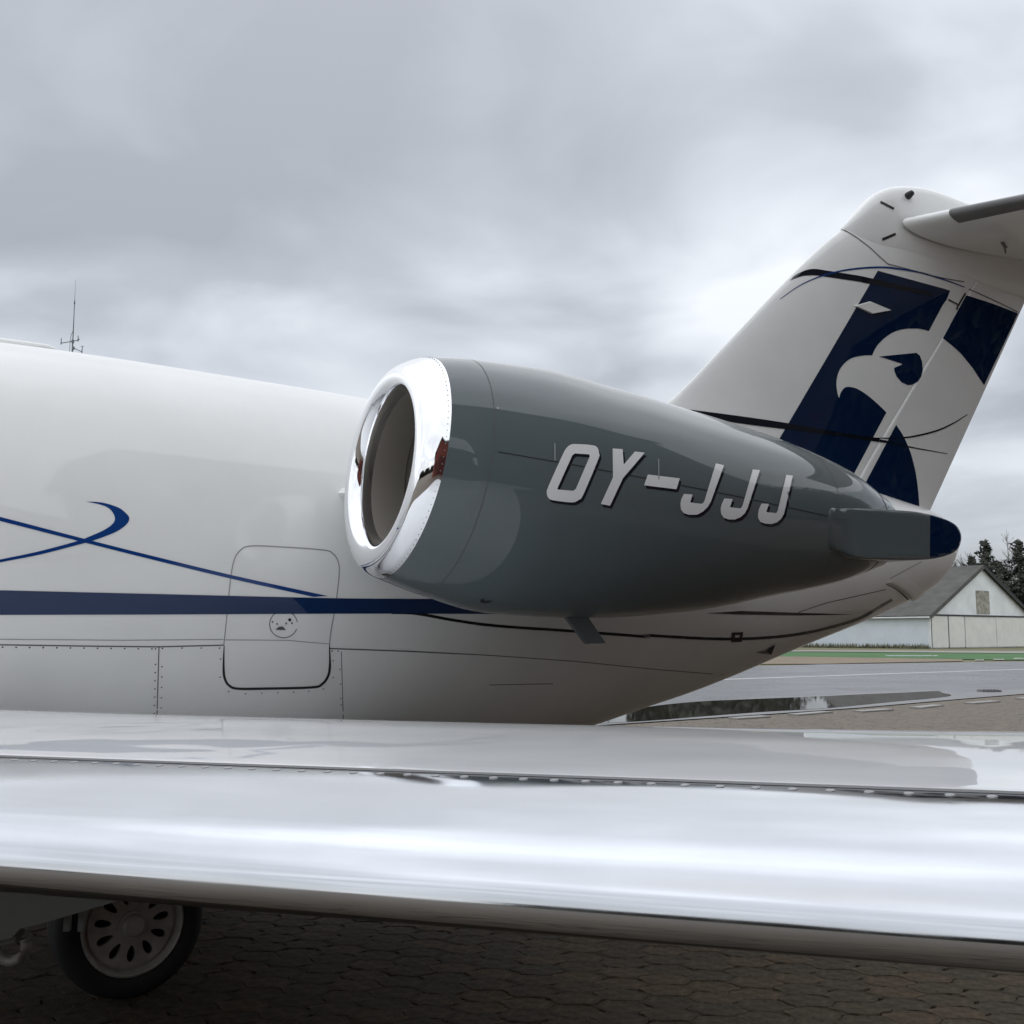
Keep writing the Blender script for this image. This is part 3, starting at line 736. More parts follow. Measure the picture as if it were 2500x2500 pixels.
# ---- wing
SL, SR = at_depth(0, 1845, 1.66), at_depth(2500, 1935, 1.10)
Lh = Vector((SR.x-SL.x, SR.y-SL.y, 0)); LL = Lh.length; Lh.normalize(); Ch = Vector((-Lh.y, Lh.x, 0))
kc_le = [(0.0, -0.0022), (-.012, -.0030), (-.03, -.0046), (-.06, -.0088), (-.10, -.0168), (-.15, -.031), (-.19, -.049), (-.222, -.073), (-.240, -.098), (-.243, -.118), (-.232, -.136), (-.20, -.149), (-.15, -.156), (-.05, -.166)]
kc_up = [(0.002, -.010), (0.0025, 0.0), (0.05, .0015), (.15, .003), (.3, .0025), (.45, -.003), (.6, -.013), (.8, -.032), (1.0, -.056), (1.2, -.084)]
def sec(prof, s, n):
    u = s/LL; k = 1-0.15*u; kc = max(0.6, 2.35-0.75*u)
    z0 = SL.z+(SR.z-SL.z)*u; base = SL+Lh*s
    idx = list(range(len(prof))); o = []
    for i in range(n):
        t = i*(len(prof)-1)/(n-1); c = spl(idx, [q[0] for q in prof], t); h = spl(idx, [q[1] for q in prof], t)
        o.append((c, h, base, z0, k, kc))
    return o
def wing_row(prof, s, n, main):
    o = []
    for c, h, base, z0, k, kc in sec(prof, s, n):
        cc = c*(kc/1.2) if (main and c > 0.05) else c*k
        if not main and c < -0.15:
            q_ = min(1.0, (-0.15-c)/0.07); h += 0.011*q_*q_*(3-2*q_)*(1-max(0.0, min(1.0, s/LL)))
        o.append(Vector((base.x, base.y, 0))+Ch*cc+Z_*(z0+h*(k if not main else 2.62*(kc/2.35)**3.0)))
    return o
ss = [-2.6+(LL+2.6+3.2)*i/100 for i in range(101)]
wrows = []
for s in ss:
    u = s/LL; kc = max(0.6, 2.35-0.75*u); z0 = SL.z+(SR.z-SL.z)*u; base = Vector(((SL+Lh*s).x, (SL+Lh*s).y, 0)); k = 1-0.15*u
    up_ = wing_row(kc_up, s, 60, True)
    lo_ = [base+Ch*(c*kc/1.2)+Z_*(z0+h) for c, h in ((1.2, -.084*2.62*(kc/2.35)**3.0-.012), (.9, -.084*2.62*(kc/2.35)**3.0-.05), (.5, -.19), (.15, -.195))]+[base+Ch*(-0.05*k)+Z_*(z0-.166*k), base+Ch*(-0.05*k)+Z_*(z0-.150*k)]
    wrows.append(up_+lo_)
wing = surf('wing', wrows, M['wingwhite'], jet, close_v=False, auto=40)
le = surf('leading_edge', [wing_row(kc_le, s, 70, False) for s in ss], M['le'], wing, flip=True, close_v=False)
TW = Target(le, wing)
jr = []
for s in ss:
    u = s/LL; b0 = SL+Lh*s; z0 = SL.z+(SR.z-SL.z)*u
    jr.append([Vector((b0.x, b0.y, z0+dz))+Ch*c for c, dz in ((-.0004, -.0014), (.0027, .0008))])
surf('panel_seam_or_shade', jr, M['seamdk'], wing, flip=True, close_v=False)
def mirror(v):
    d = v-O; p = d.dot(PV); return v-PV*(2*p)
far = wrows[:45:4]
surf('wing', [[mirror(v) for v in r] for r in wrows[4::6]], M['wingwhite'], jet, flip=True, close_v=True, auto=40)
# countersunk screws along the joint
sm = bpy.data.meshes.new('screw'); bm = bmesh.new()
def disc(bm, r, z, n=14): return [bm.verts.new((r*math.cos(2*math.pi*k/n), r*math.sin(2*math.pi*k/n), z)) for k in range(n)]
r1, r2, r3 = disc(bm, .0054, 0), disc(bm, .0050, .0005), disc(bm, .0030, .0001)
for a, b in ((r1, r2), (r2, r3)):
    for i in range(14): bm.faces.new((a[i], a[(i+1) % 14], b[(i+1) % 14], b[i]))
bm.faces.new(r3)
bm.to_mesh(sm); bm.free(); sm.materials.append(M['steel'])
NSC = 36
for i in range(NSC+14):
    s = -0.30+LL*(i)/NSC
    base = SL+Lh*s; u = s/LL
    p = Vector((base.x, base.y, 0))-Ch*0.0165+Z_*(SL.z+(SR.z-SL.z)*u+0.2)
    loc, n, idx, d = TW.t.ray_cast(p, -Z_)
    if loc is None: continue
    if n.z < 0: n = -n
    o = bpy.data.objects.new('screw', sm); link(o, wing); o.location = loc+n*0.0003-O; o.rotation_euler = n.to_track_quat('Z', 'Y').to_euler()

# ---- main gear
gp = ground_pt(327, 2446); hubp = at_depth(327, 2260, gp.y-0.0)
RT = hubp.z; RK = RT/0.30
WP = (PV*math.cos(R(3))+AV*math.sin(R(3))).normalized()     # axle direction, a little toed
WA = Vector((-WP.y, WP.x, 0)).normalized()
HUB = Vector((hubp.x, hubp.y, RT))
whl = None
def wp(r, th, w): return HUB+WP*(w-0.07)*RK+(WA*math.cos(th)+Z_*math.sin(th))*r*RK
def lathe(name, prof, m, parent, n=64, auto=40):
    return surf(name, [[wp(r, 2*math.pi*j/n, w) for j in range(n)] for r, w in prof], m, parent, auto=auto)
tyre = lathe('main_wheel', [(0.20, -.17), (0.215, -.185), (0.25, -.19), (0.28, -.175), (0.297, -.14), (0.30, -.09), (0.296, -.075), (0.30, -.07), (0.30, -.04), (0.296, -.035), (0.30, -.03), (0.297, 0.03), (0.285, .055), (0.262, .072), (0.235, .076), (0.212, .066), (0.205, .05)], M['tyre'], jet)
lathe('wheel_rim', [(0.206, .045), (0.207, .062), (0.200, .068), (0.192, .062), (0.184, .040), (0.180, .034), (0.176, .040), (0.170, .042)], M['rim'], tyre)
# pierced disc: eleven oval holes
NH = 11
bm = bmesh.new()
outer = [(0.170*math.cos(2*math.pi*k/88), 0.170*math.sin(2*math.pi*k/88)) for k in range(88)]
inner = [(0.058*math.cos(2*math.pi*k/44), 0.058*math.sin(2*math.pi*k/44)) for k in range(44)]
loops = [outer, inner]
for k in range(NH):
    th = 2*math.pi*(k+0.25)/NH; lp = []
    for j in range(20):
        a = 2*math.pi*j/20; rr = 0.117+0.034*math.cos(a); tt = (0.0155+0.005*math.cos(a))*math.sin(a)
        lp.append((rr*math.cos(th)-tt*math.sin(th), rr*math.sin(th)+tt*math.cos(th)))
    loops.append(lp)
vs = []; es = []
for lp in loops:
    b0 = len(vs); vs += lp; es += [(b0+i, b0+(i+1) % len(lp)) for i in range(len(lp))]
r = delaunay_2d_cdt([Vector(v) for v in vs], es, [], 0, 1e-6)
fs = [f for f in r[2] if inside(tuple(sum((r[0][i] for i in f), Vector((0, 0)))/3), loops)]
def dsk(v, w):
    rr = v.length; return HUB+WP*(w-0.07+0.012*max(0, (0.12-rr)/0.06))*RK+(WA*v.x+Z_*v.y)*RK
V = [dsk(v, .040) for v in r[0]]+[dsk(v, .022) for v in r[0]]; nv = len(r[0])
F = [tuple(f) for f in fs]+[tuple(i+nv for i in f)[::-1] for f in fs]
edge = {}
for f in fs:
    for i in range(3):
        k = (f[i], f[(i+1) % 3]); edge[k] = edge.get(k, 0)+1
for (a, b) in edge:
    if (b, a) not in edge: F.append((a, a+nv, b+nv, b))
mesh('wheel_disc', V, F, M['rim'], tyre, True, auto=30)
lathe('hub_cap', [(0.060, .03), (0.058, .062), (0.046, .064), (0.042, .082), (0.036, .088), (0.001, .089)], M['rim'], tyre, 40)
lathe('brake_drum', [(0.165, -.02), (0.165, -.015), (0.001, -.015)], M['seal'], tyre, 40)
# strut, trailing link and doors
bm = bmesh.new()
add_tube(bm, [HUB-WP*0.2, HUB-WP*0.26+Z_*0.1-AV*0.06, HUB-WP*0.24+Z_*0.3-AV*0.3], 0.045, 12)
add_tube(bm, [HUB-WP*0.25+Z_*0.05-AV*0.55, HUB-WP*0.25+Z_*0.3-AV*0.42, HUB-WP*0.25+Z_*0.75-AV*0.3], 0.055, 12)
add_tube(bm, [HUB-WP*0.05, HUB-WP*0.3], 0.035, 12)
bmobj('gear_strut', bm, M['rim'], jet, auto=40)
bm = bmesh.new()
dz = HUB+WP*0.16
q = [at_depth(x, y, gp.y-0.55-0.000*x) for x, y in ((-260, 2090), (330, 2120), (330, 2187), (293, 2198), (183, 2231), (90, 2258), (48, 2268), (30, 2290), (-260, 2350))]
add_prism(bm, q, Vector((0, 0.02, 0))); gd = bmobj('gear_door', bm, M['under'], jet)
bm = bmesh.new()
for xx in (170, 205):
    c = at_depth(xx-5, 2245, gp.y-0.42); add_box(bm, c, X_, Y_, Z_, 0.009, 0.01, 0.035)
bmobj('door_hinge', bm, M['under'], gd)
bm = bmesh.new()
q = [at_depth(x, y, gp.y-0.5) for x, y in ((-60, 2290), (34, 2268), (44, 2282), (34, 2302), (10, 2306), (-60, 2312))]
add_prism(bm, q, Vector((0, 0.05, 0))); bmobj('gear_door', bm, M['under'], jet)
lk_ = at_depth(28, 2308, gp.y-0.35)
bm = bmesh.new(); n = 20
pts = [lk_+X_*0.05*math.cos(k*math.pi/9)+Z_*0.05*math.sin(k*math.pi/9) for k in range(10, 20)]
add_tube(bm, pts, 0.018, 10); add_tube(bm, [lk_+Z_*0.0+X_*-0.05, lk_+Z_*0.25+X_*-0.12], 0.025, 10)
bmobj('gear_link', bm, M['rim'], jet, True)

# ------------------------------------------------------------------ interlocking pavers near the camera
PX, PY = 0.168, 0.128
prot = R(-6)
cu, cv = math.cos(prot), math.sin(prot)
def paver_mesh(seed):
    rr = random.Random(seed); base = []
    # elongated hexagon with wavy sides
    hx, hy = PX/2, PY/2
    hexa = [(-hx*0.64, -hy*1.0), (hx*0.64, -hy*1.0), (hx*1.33, 0), (hx*0.64, hy*1.0), (-hx*0.64, hy*1.0), (-hx*1.33, 0)]
    return hexa
mesh_cache = []
def jitter_hex(rr):
    hx, hy = PX/2, PY/2; j = lambda s: rr.uniform(-s, s)
    # wavy interlocking outline: every edge carries the same S-bend as the neighbour that meets it
    cor = [(-hx*0.64, -hy), (hx*0.64, -hy), (hx*1.33, 0), (hx*0.64, hy), (-hx*0.64, hy), (-hx*1.33, 0)]
    o = []
    for i in range(6):
        a, b = cor[i], cor[(i+1) % 6]; dx, dy = b[0]-a[0], b[1]-a[1]; L = math.hypot(dx, dy); nx, ny = dy/L, -dx/L
        sg = 1 if i < 3 else -1
        for t, w in ((0, 0), (0.25, .0065), (0.5, 0), (0.75, -.0065)):
            w *= sg if i < 3 else -sg*-1
            o.append((a[0]+dx*t+nx*w, a[1]+dy*t+ny*w))
    return [(x*0.990+j(.0022), y*0.986+j(.0022)) for x, y in o]
def paver_geo(rr):
    o = jitter_hex(rr); n = len(o); V = []; F = []
    for z, k in ((-0.045, 1.0), (-0.003, 1.0), (0.0, 0.972)):
        V += [(x*k, y*k, z+(rr.uniform(-.001, .001) if z == 0 else 0)) for x, y in o]
    for l in range(2):
        for i in range(n): F.append((l*n+i, l*n+(i+1) % n, (l+1)*n+(i+1) % n, (l+1)*n+i))
    F.append(tuple(range(2*n, 3*n)))
    return V, F
variants = []
for i in range(12):
    V, F = paver_geo(random.Random(100+i)); me = bpy.data.meshes.new('paver'); me.from_pydata(V, [], F); me.update(); me.materials.append(M['stone'][i % 4]); variants.append(me)
cells = []
sxp, syp = PX*0.985, PY
for i in range(-46, 70):
    for j in range(-14, 130):
        # columns of hexagons offset by half a cell
        u = i*sxp; v = j*syp+(syp/2 if i % 2 else 0)
        x = cu*u-cv*v-0.3; y = cv*u+cu*v+2.2
        if -2.4 < x < 4.6 and 2.2 < y < 13: cells.append((x, y, prot))
def pix(x, y):
    d = Vector((x, y, 0))-CAMP; yy = CP*d.y+SP*d.z; zz = -SP*d.y+CP*d.z
    return 1250+FPX*d.x/yy, 1250-FPX*zz/yy
def vis(c):
    px, py = pix(c[0], c[1]); return -40 < px < 2560 and 2150+0.08*px < py < 2560
near = sorted([c for c in cells if vis(c)], key=lambda c: c[1])
ind = near[:300]; inds = set(ind)
sub = tag(mesh('paver_joint_sand', [(-2.6, 2.0, -0.009), (4.8, 2.0, -0.009), (4.8, 13.2, -0.009), (-2.6, 13.2, -0.009)], [(0, 1, 2, 3)],
               mat('joint_sand', (0.032, 0.027, 0.019), 0.9, var=0.4, vscale=30), pavement, False), kind='stuff')
for c in ind:
    o = bpy.data.objects.new('paver', variants[rnd.randrange(12)]); link(o, pavement)
    o.location = (c[0], c[1], rnd.uniform(-.0015, .0025)); o.rotation_euler = (rnd.uniform(-.008, .008), rnd.uniform(-.008, .008), c[2]+(math.pi if rnd.random() < .5 else 0))
V = []; F = []; MI = []
for c in cells:
    if c in inds: continue
    vv, ff = paver_geo(rnd); b = len(V); dz = rnd.uniform(-.001, .003); cr, sr = math.cos(c[2]), math.sin(c[2])
    V += [(c[0]+cr*x-sr*y, c[1]+sr*x+cr*y, z+dz) for x, y, z in vv]; F += [tuple(b+i for i in f) for f in ff]; MI += [rnd.randrange(4)]*len(ff)
ps = mesh('paver_field', V, F, M['stone'], pavement, False); ps.data.polygons.foreach_set('material_index', MI); ps['kind'] = 'stuff'

# ------------------------------------------------------------------ taxiway, gutter and grass beyond
def band(name, px, z, m): return sheet(name, [(q.x, q.y) for q in gq(*px)], z, m)
asph = gmat('wet_asphalt', (0.075, 0.078, 0.085), (0.10, 0.103, 0.11), 1.2, 0.42, wet=0.18)
band('taxiway', [(1350, 1765), (1500, 1752), (1800, 1722), (2100, 1704), (2500, 1684), (2700, 1674), (4200, 1640), (4200, 1606), (2700, 1612), (2000, 1622), (1350, 1640)], 0.0, asph)
band('verge', [(1200, 1622), (2000, 1621), (2350, 1614), (2350, 1602), (1900, 1602), (1200, 1600)], 0.004, gmat('bare_earth', (0.17, 0.13, 0.085), (0.22, 0.17, 0.115), 0.4))
band('turf', [(1300, 1603), (1950, 1603), (2500, 1612), (4000, 1618), (4000, 1597), (2500, 1596), (1950, 1592), (1300, 1592)], 0.008, gmat('green_turf', (0.025, 0.105, 0.020), (0.045, 0.145, 0.030), 0.3))
band('path', [(1200, 1592), (2000, 1591), (2600, 1596), (4000, 1597), (4000, 1591.5), (2600, 1590.5), (2000, 1587.5), (1200, 1588)], 0.012, gmat('pale_gravel', (0.22, 0.22, 0.19), (0.28, 0.27, 0.23), 0.4))
paint = mat('taxi_paint', (0.33, 0.33, 0.33), 0.5, var=0.2, vscale=1.0)
band('road_marking', [(1500, 1671.0), (1800, 1659.5), (2150, 1647), (2600, 1632), (2600, 1630), (2150, 1644.5), (1800, 1656.5), (1500, 1668)], 0.004, paint)
for x0, x1, y in ((2162, 2290, 1601.5), (2380, 2402, 1612), (2425, 2452, 1610.5), (2475, 2530, 1608)):
    band('grass_marker', [(x0, y+1.1), (x1, y+1.1), (x1, y-0.9), (x0, y-0.9)], 0.02, M['letter'])
# gutter: concrete strips with standing water between
conc = gmat('gutter_concrete', (0.24, 0.235, 0.22), (0.31, 0.30, 0.285), 2.0, 0.6)
conc_d = gmat('gutter_concrete_wet', (0.14, 0.14, 0.14), (0.18, 0.18, 0.18), 1.5, 0.45)
band('gutter', [(1400, 1775), (1600, 1762), (1900, 1742), (2100, 1728), (2330, 1708), (2700, 1678), (2700, 1668), (2340, 1692), (2270, 1685), (2080, 1694), (1800, 1707), (1560, 1728), (1400, 1745)], 0.004, conc_d)
wat = bpy.data.materials.new('puddle_water'); wat.use_nodes = True
b = wat.node_tree.nodes['Principled BSDF']; b.inputs['Base Color'].default_value = (0.035, 0.032, 0.027, 1); b.inputs['Roughness'].default_value = 0.03; b.inputs['IOR'].default_value = 1.33
pud = smooth_loop([(1400, 1768), (1500, 1745), (1580, 1727), (1700, 1714), (1850, 1707), (2000, 1701), (2100, 1696), (2200, 1692), (2285, 1688), (2300, 1692), (2322, 1699), (2270, 1706), (2200, 1712), (2100, 1722), (2000, 1731), (1860, 1739), (1700, 1751), (1560, 1762)], True, 4)
pudo = tag(band('puddle', pud, 0.008, wat))
bm_k = []
kerb = []
for (x0, y0, x1, y1) in ((1790, 1754, 1870, 1749), (1935, 1745, 2020, 1738), (2095, 1737, 2170, 1732), (2235, 1728, 2290, 1722), (2365, 1717, 2430, 1712), (2490, 1706, 2540, 1700)):
    a, b_ = ground_pt(x0, y0, 0.0), ground_pt(x1, y1, 0.0); d = (b_-a); L = d.length; d.normalize()
    bm = bmesh.new(); add_box(bm, (a+b_)/2, d, Vector((-d.y, d.x, 0)), Z_, L/2, 0.11, 0.012, 0.004)
    kerb.append(bmobj('kerb_stone', bm, conc, pavement))
c = ground_pt(2415, 1687, 0.02); bm = bmesh.new()
add_box(bm, c, X_, Y_, Z_, 0.22, 0.16, 0.03, 0.01); dg = bmobj('drain_grate', bm, M['steel'])
tag(dg, 'small metal drain grate set in the gutter beside the taxiway', 'drain grate')
bm = bmesh.new()
for k in range(5): add_box(bm, c+X_*(-0.16+0.08*k)+Z_*0.032, X_, Y_, Z_, 0.014, 0.11, 0.003)
bmobj('slot', bm, M['seal'], dg)

# ------------------------------------------------------------------ barn
BC = Vector((40.6, 106.0, 0)); G = Vector((0.77, 0.638, 0)); Bk = Vector((-0.638, 0.77, 0))
BW, BL, BE, BR = 21.0, 15.0, 3.25, 8.35
barn = empty('barn', BC, 'old white barn with grey gabled roof and sliding doors beyond the taxiway', 'barn')
bm = bmesh.new()
pent = [BC, BC+G*BW, BC+G*BW+Z_*BE, BC+G*BW/2+Z_*(BR-.15), BC+Z_*BE]
add_prism(bm, pent, Bk*0.25); bmobj('gable_wall', bm, M['barnwall'], barn)
for o0 in (BC+Bk*0.26, BC+G*(BW-0.25)+Bk*0.26):
    bm = bmesh.new(); add_prism(bm, [o0, o0+G*0.25, o0+G*0.25+Z_*BE, o0+Z_*BE], Bk*(BL-0.52)); bmobj('side_wall', bm, M['barnside'], barn)
bm = bmesh.new(); add_prism(bm, [p+Bk*(BL-.25) for p in pent], Bk*0.25); bmobj('gable_wall', bm, M['barnwall'], barn)
sl = (G*(BW/2)+Z_*(BR-BE)); sln = sl.normalized()
for sg in (0, 1):
    e0 = BC+Z_*BE if sg == 0 else BC+G*BW+Z_*BE
    rg = BC+G*BW/2+Z_*BR
    d = (rg-e0).normalized(); e1 = e0-d*0.55-Bk*0.35
    nrm = Bk.cross(d).normalized(); nrm = nrm if nrm.z > 0 else -nrm
    r1_ = rg-Bk*0.35
    bm = bmesh.new(); add_prism(bm, [e1+nrm*0.03, r1_+nrm*0.03, r1_+nrm*0.17, e1+nrm*0.17], Bk*(BL+0.7)); bmobj('roof', bm, M['barnroof'], barn)
    bm = bmesh.new(); q0 = e1-Bk*0.05
    add_prism(bm, [q0-nrm*0.20, r1_-Bk*0.05-nrm*0.20, r1_-Bk*0.05+nrm*0.19, q0+nrm*0.19], Bk*0.045); bmobj('barge_board', bm, M['barge'] if sg else M['barnroof'], barn)
def gpl(name, x0, x1, z0, z1, dep, m):
    bm = bmesh.new(); o0 = BC+G*x0-Bk*dep
    add_prism(bm, [o0+Z_*z0, o0+G*(x1-x0)+Z_*z0, o0+G*(x1-x0)+Z_*z1, o0+Z_*z1], Bk*(dep-0.005)); return bmobj(name, bm, m, barn)
xs_ = [0.15, 3.35, 6.55, 13.0, 20.8]
for i in range(4): gpl('sliding_door', xs_[i]+0.09, xs_[i+1]-0.09, 0.08, BE-0.12, 0.07+0.03*(i % 2), M['barndoor'])
for x in xs_: gpl('door_post', x-0.07, x+0.07, 0.0, BE-0.05, 0.05, M['barge'] if x < 7 else M['barndoor'])
gpl('door_rail', 0.0, BW, BE-0.07, BE+0.06, 0.16, M['barge'])
gpl('loft_hatch', 9.2, 11.9, BE+0.2, BE+2.6, 0.06, M['hatchwood'])
bm = bmesh.new(); add_tube(bm, [BC-G*0.1-Bk*0.1, BC-G*0.1-Bk*0.1+Z_*(BE-.1)], 0.06, 8); bmobj('downpipe', bm, M['barnwall'], barn)
bm = bmesh.new(); add_tube(bm, [BC-G*0.5+Z_*(BE-.25)-Bk*.3, BC-G*0.5+Z_*(BE-.25)+Bk*BL], 0.08, 8); bmobj('gutter_pipe', bm, M['barnwall'], barn)
# weeds along the side wall
V = []; F = []
for i in range(900):
    s = rnd.uniform(0, BL); p = BC+Bk*s-G*rnd.uniform(0.1, 1.2); h = rnd.uniform(.15, .55); a = rnd.uniform(0, 6.28); d = Vector((math.cos(a), math.sin(a), 0))*.06
    b0 = len(V); V += [p-d, p+d, p+Z_*h+Vector((rnd.uniform(-.1, .1), rnd.uniform(-.1, .1), 0))]; F.append((b0, b0+1, b0+2))
tag(mesh('weeds', V, F, gmat('weed_green', (0.11, 0.12, 0.07), (0.17, 0.16, 0.10), 0.8), None, False), kind='stuff')

# ------------------------------------------------------------------ trees behind the barn
def conifer(px, ytop, Y, wid, label, seed):
    rr = random.Random(seed); top = at_depth(px, ytop, Y); H_ = top.z; b0 = Vector((top.x, Y, 0))
    root = empty('conifer_tree', b0, label, 'tree', 'dark conifers behind the barn')
    bm = bmesh.new(); add_tube(bm, [b0, b0+Z_*H_*0.5, b0+Z_*H_*0.98], [0.3, 0.18, 0.03], 8); bmobj('trunk', bm, M['bark'], root, True)
    V = []; F = []
    nb = 150
    for i in range(nb):
        k = (i/nb)**0.85; z = H_*(0.06+0.92*k); a = rr.uniform(0, 6.283)
        L = wid*(1-k)**0.75*rr.uniform(0.55, 1.15)+0.25
        d = Vector((math.cos(a), math.sin(a), 0)); up = rr.uniform(-0.1, 0.35)
        for j in range(int(9+L*9)):
            s = rr.uniform(0.12, 1)*L; c = b0+Z_*(z+up*s+rr.uniform(-.22, .22))+d*s+Vector((-d.y, d.x, 0))*rr.uniform(-.28, .28)*(1.1-s/L+0.3)
            r_ = rr.uniform(.12, .30); q = Vector((rr.gauss(0, 1), rr.gauss(0, 1), rr.gauss(0, .6))).normalized(); w = q.cross(d+Z_*.3).normalized()
            bb = len(V); V += [c-w*r_*.5, c+q*r_*1.5, c+w*r_*.5, c-q*r_*.7]; F.append((bb, bb+1, bb+2, bb+3))
    mesh('crown', V, F, M['needle'], root, False)
def bare(px, ytop, Y, wid, label, seed):
    rr = random.Random(seed); top = at_depth(px, ytop, Y); H_ = top.z; b0 = Vector((top.x, Y, 0))
    root = empty('bare_tree', b0, label, 'tree', 'leafless trees behind the barn')
    bm = bmesh.new(); add_tube(bm, [b0, b0+Z_*H_*0.5+X_*.15, b0+Z_*H_], [0.16, 0.09, 0.015], 6); bmobj('trunk', bm, M['twig'], root, True)
    bm = bmesh.new()
    for i in range(70):
        z = H_*rr.uniform(0.25, 0.96); a = rr.uniform(0, 6.28); L = wid*(1.1-z/H_)*rr.uniform(.6, 1.2)+.3; d = Vector((math.cos(a), math.sin(a), 1.1)).normalized()
        p0 = b0+Z_*z; p1 = p0+d*L*.5; p2 = p1+(d+Vector((rr.uniform(-.4, .4), rr.uniform(-.4, .4), .2))).normalized()*L*.6
        add_tube(bm, [p0, p1, p2], [0.035, 0.022, 0.008], 3, False)
        for j in range(6):
            s = rr.uniform(.2, 1); q = p0.lerp(p2, s); add_tube(bm, [q, q+(d+Vector((rr.uniform(-.9, .9), rr.uniform(-.9, .9), rr.uniform(-.2, .6)))).normalized()*L*.4], [0.012, 0.005], 3, False)
    bmobj('crown', bm, M['twig'], root)
conifer(2402, 1316, 140, 4.2, 'pointed dark conifer straight behind the barn gable peak', 1)
conifer(2484, 1313, 142, 4.4, 'tall dark conifer at the right edge behind the barn roof', 2)
conifer(2372, 1355, 146, 3.0, 'shorter conifer left of the gable peak behind the ridge', 3)
conifer(2440, 1372, 138, 5.0, 'low spreading conifer filling the gap between the two tall ones', 4)
conifer(2525, 1345, 138, 5.5, 'broad conifer cut by the right edge beyond the roof slope', 5)
bare(2457, 1292, 150, 3.2, 'tall pale leafless birch rising between the two tall conifers', 6)
bare(2345, 1352, 150, 2.6, 'slim leafless tree above the barn ridge beside the engine fairing', 7)
bare(2362, 1350, 155, 2.8, 'leafless tree next to the shorter conifer above the ridge', 8)
bare(2330, 1365, 152, 2.6, 'leftmost leafless tree just clear of the navy fairing tip', 9)
bare(2472, 1330, 156, 3.0, 'second pale leafless tree tucked behind the tall birch', 10)

# ------------------------------------------------------------------ hangar beside the stand (seen mirrored in the paint and the polished lip)
HP, HA0, HA1, HE, HR = 9.2, 2.3, 14.0, 14.0, 17.0
hg = empty('hangar', W(HA0, HP, 0), 'tall dark hangar with red doors standing beside the parked jet', 'hangar')
bm = bmesh.new(); add_prism(bm, [W(HA0, HP, 0), W(HA1, HP, 0), W(HA1, HP, HE), W(HA0, HP, HE)], PV*0.3); bmobj('front_wall', bm, M['brick'], hg)
for a in (HA0, HA1-0.3):
    bm = bmesh.new(); add_prism(bm, [W(a, HP+.31, 0), W(a, HP+14, 0), W(a, HP+14, HE), W(a, HP+7.2, HR), W(a, HP+.31, HE)], AV*0.3); bmobj('side_wall', bm, M['brick'], hg)
for p0_, p1_ in ((HP-.5, HP+7.2), (HP+14.8, HP+7.2)):
    q = [W(HA0-.4, p0_, HE-.1), W(HA0-.4, p1_, HR+.1), W(HA0-.4, p1_, HR+.35), W(HA0-.4, p0_, HE+.15)]
    bm = bmesh.new(); add_prism(bm, q, AV*(HA1-HA0+.8)); bmobj('roof', bm, M['hroof'], hg)
for k in range(4):
    a = HA0+0.3+k*2.85
    bm = bmesh.new(); add_prism(bm, [W(a, HP-.08, 0.05), W(a+2.3, HP-.08, 0.05), W(a+2.3, HP-.08, 5.2), W(a, HP-.08, 5.2)], PV*0.07); bmobj('door_leaf', bm, M['brick2'], hg)
    bm = bmesh.new(); add_prism(bm, [W(a+.5, HP-.11, 3.2), W(a+1.8, HP-.11, 3.2), W(a+1.8, HP-.11, 4.6), W(a+.5, HP-.11, 4.6)], PV*0.025); bmobj('window', bm, M['hglass'], hg)

# red brick clubhouse behind the photographer (seen in the polished inlet lip)
ch = empty('brick_house', (4.0, -8.0, 0), 'red brick house with arched doorway and grey gable roof behind the wing', 'house')
bm = bmesh.new(); add_prism(bm, [Vector(q) for q in ((0.6, -8, 0), (8.0, -8, 0), (8.0, -8, 5.2), (4.3, -8, 8.4), (0.6, -8, 5.2))], Vector((0, -9, 0))); bmobj('wall', bm, M['redbrick'], ch)
for sg in (-1, 1):
    a_, b_ = Vector((4.3+sg*4.2, -7.6, 4.77)), Vector((4.3, -7.6, 8.42)); n_ = Vector((sg*3.65, 0, 4.2)).normalized()
    bm = bmesh.new(); add_prism(bm, [a_+n_*.03, b_+n_*.03, b_+n_*.25, a_+n_*.25], Vector((0, -9.8, 0))); bmobj('roof', bm, M['hroof'], ch)
arch = [(4.3+1.6*math.cos(k*math.pi/10), 2.6+1.6*math.sin(k*math.pi/10)) for k in range(11)]
bm = bmesh.new(); add_prism(bm, [Vector((x, -7.93, z)) for x, z in [(5.9, 0.02)]+arch+[(2.7, 0.02)]], Vector((0, -.06, 0))); bmobj('door', bm, M['brick2'], ch)
for x in (1.4, 6.5):
    bm = bmesh.new(); add_prism(bm, [Vector(q) for q in ((x, -7.94, 1.2), (x+.9, -7.94, 1.2), (x+.9, -7.94, 3.4), (x, -7.94, 3.4))], Vector((0, -.05, 0))); bmobj('window', bm, M['hglass'], ch)

# ------------------------------------------------------------------ woods round the field (mirrored in puddle, rudder and wing)
def wood(name, line, hgt, n, seed, ls=1.0):
    rr = random.Random(seed); V = []; F = []
    for i in range(n):
        t = rr.random()*(len(line)-1); k = int(t); a, b_ = Vector(line[k]), Vector(line[k+1]); p = a.lerp(b_, t-k)+Vector((rr.uniform(-3, 3), rr.uniform(-3, 3), 0))
        hh = hgt*(0.72+0.28*math.sin(t*7.3+1.3*math.sin(t*17)))
        z = hh*rr.random()**0.8
        r_ = rr.uniform(.5, 1.2)*ls; q = Vector((rr.gauss(0, 1), rr.gauss(0, 1), rr.gauss(0, 1))).normalized(); w = q.orthogonal().normalized(); c = p+Z_*z
        bb = len(V); V += [c-w*r_*.5, c+q*r_, c+w*r_*.5, c-q*r_]; F.append((bb, bb+1, bb+2, bb+3))
    return tag(mesh(name, V, F, M['needle'], None, False), kind='stuff')
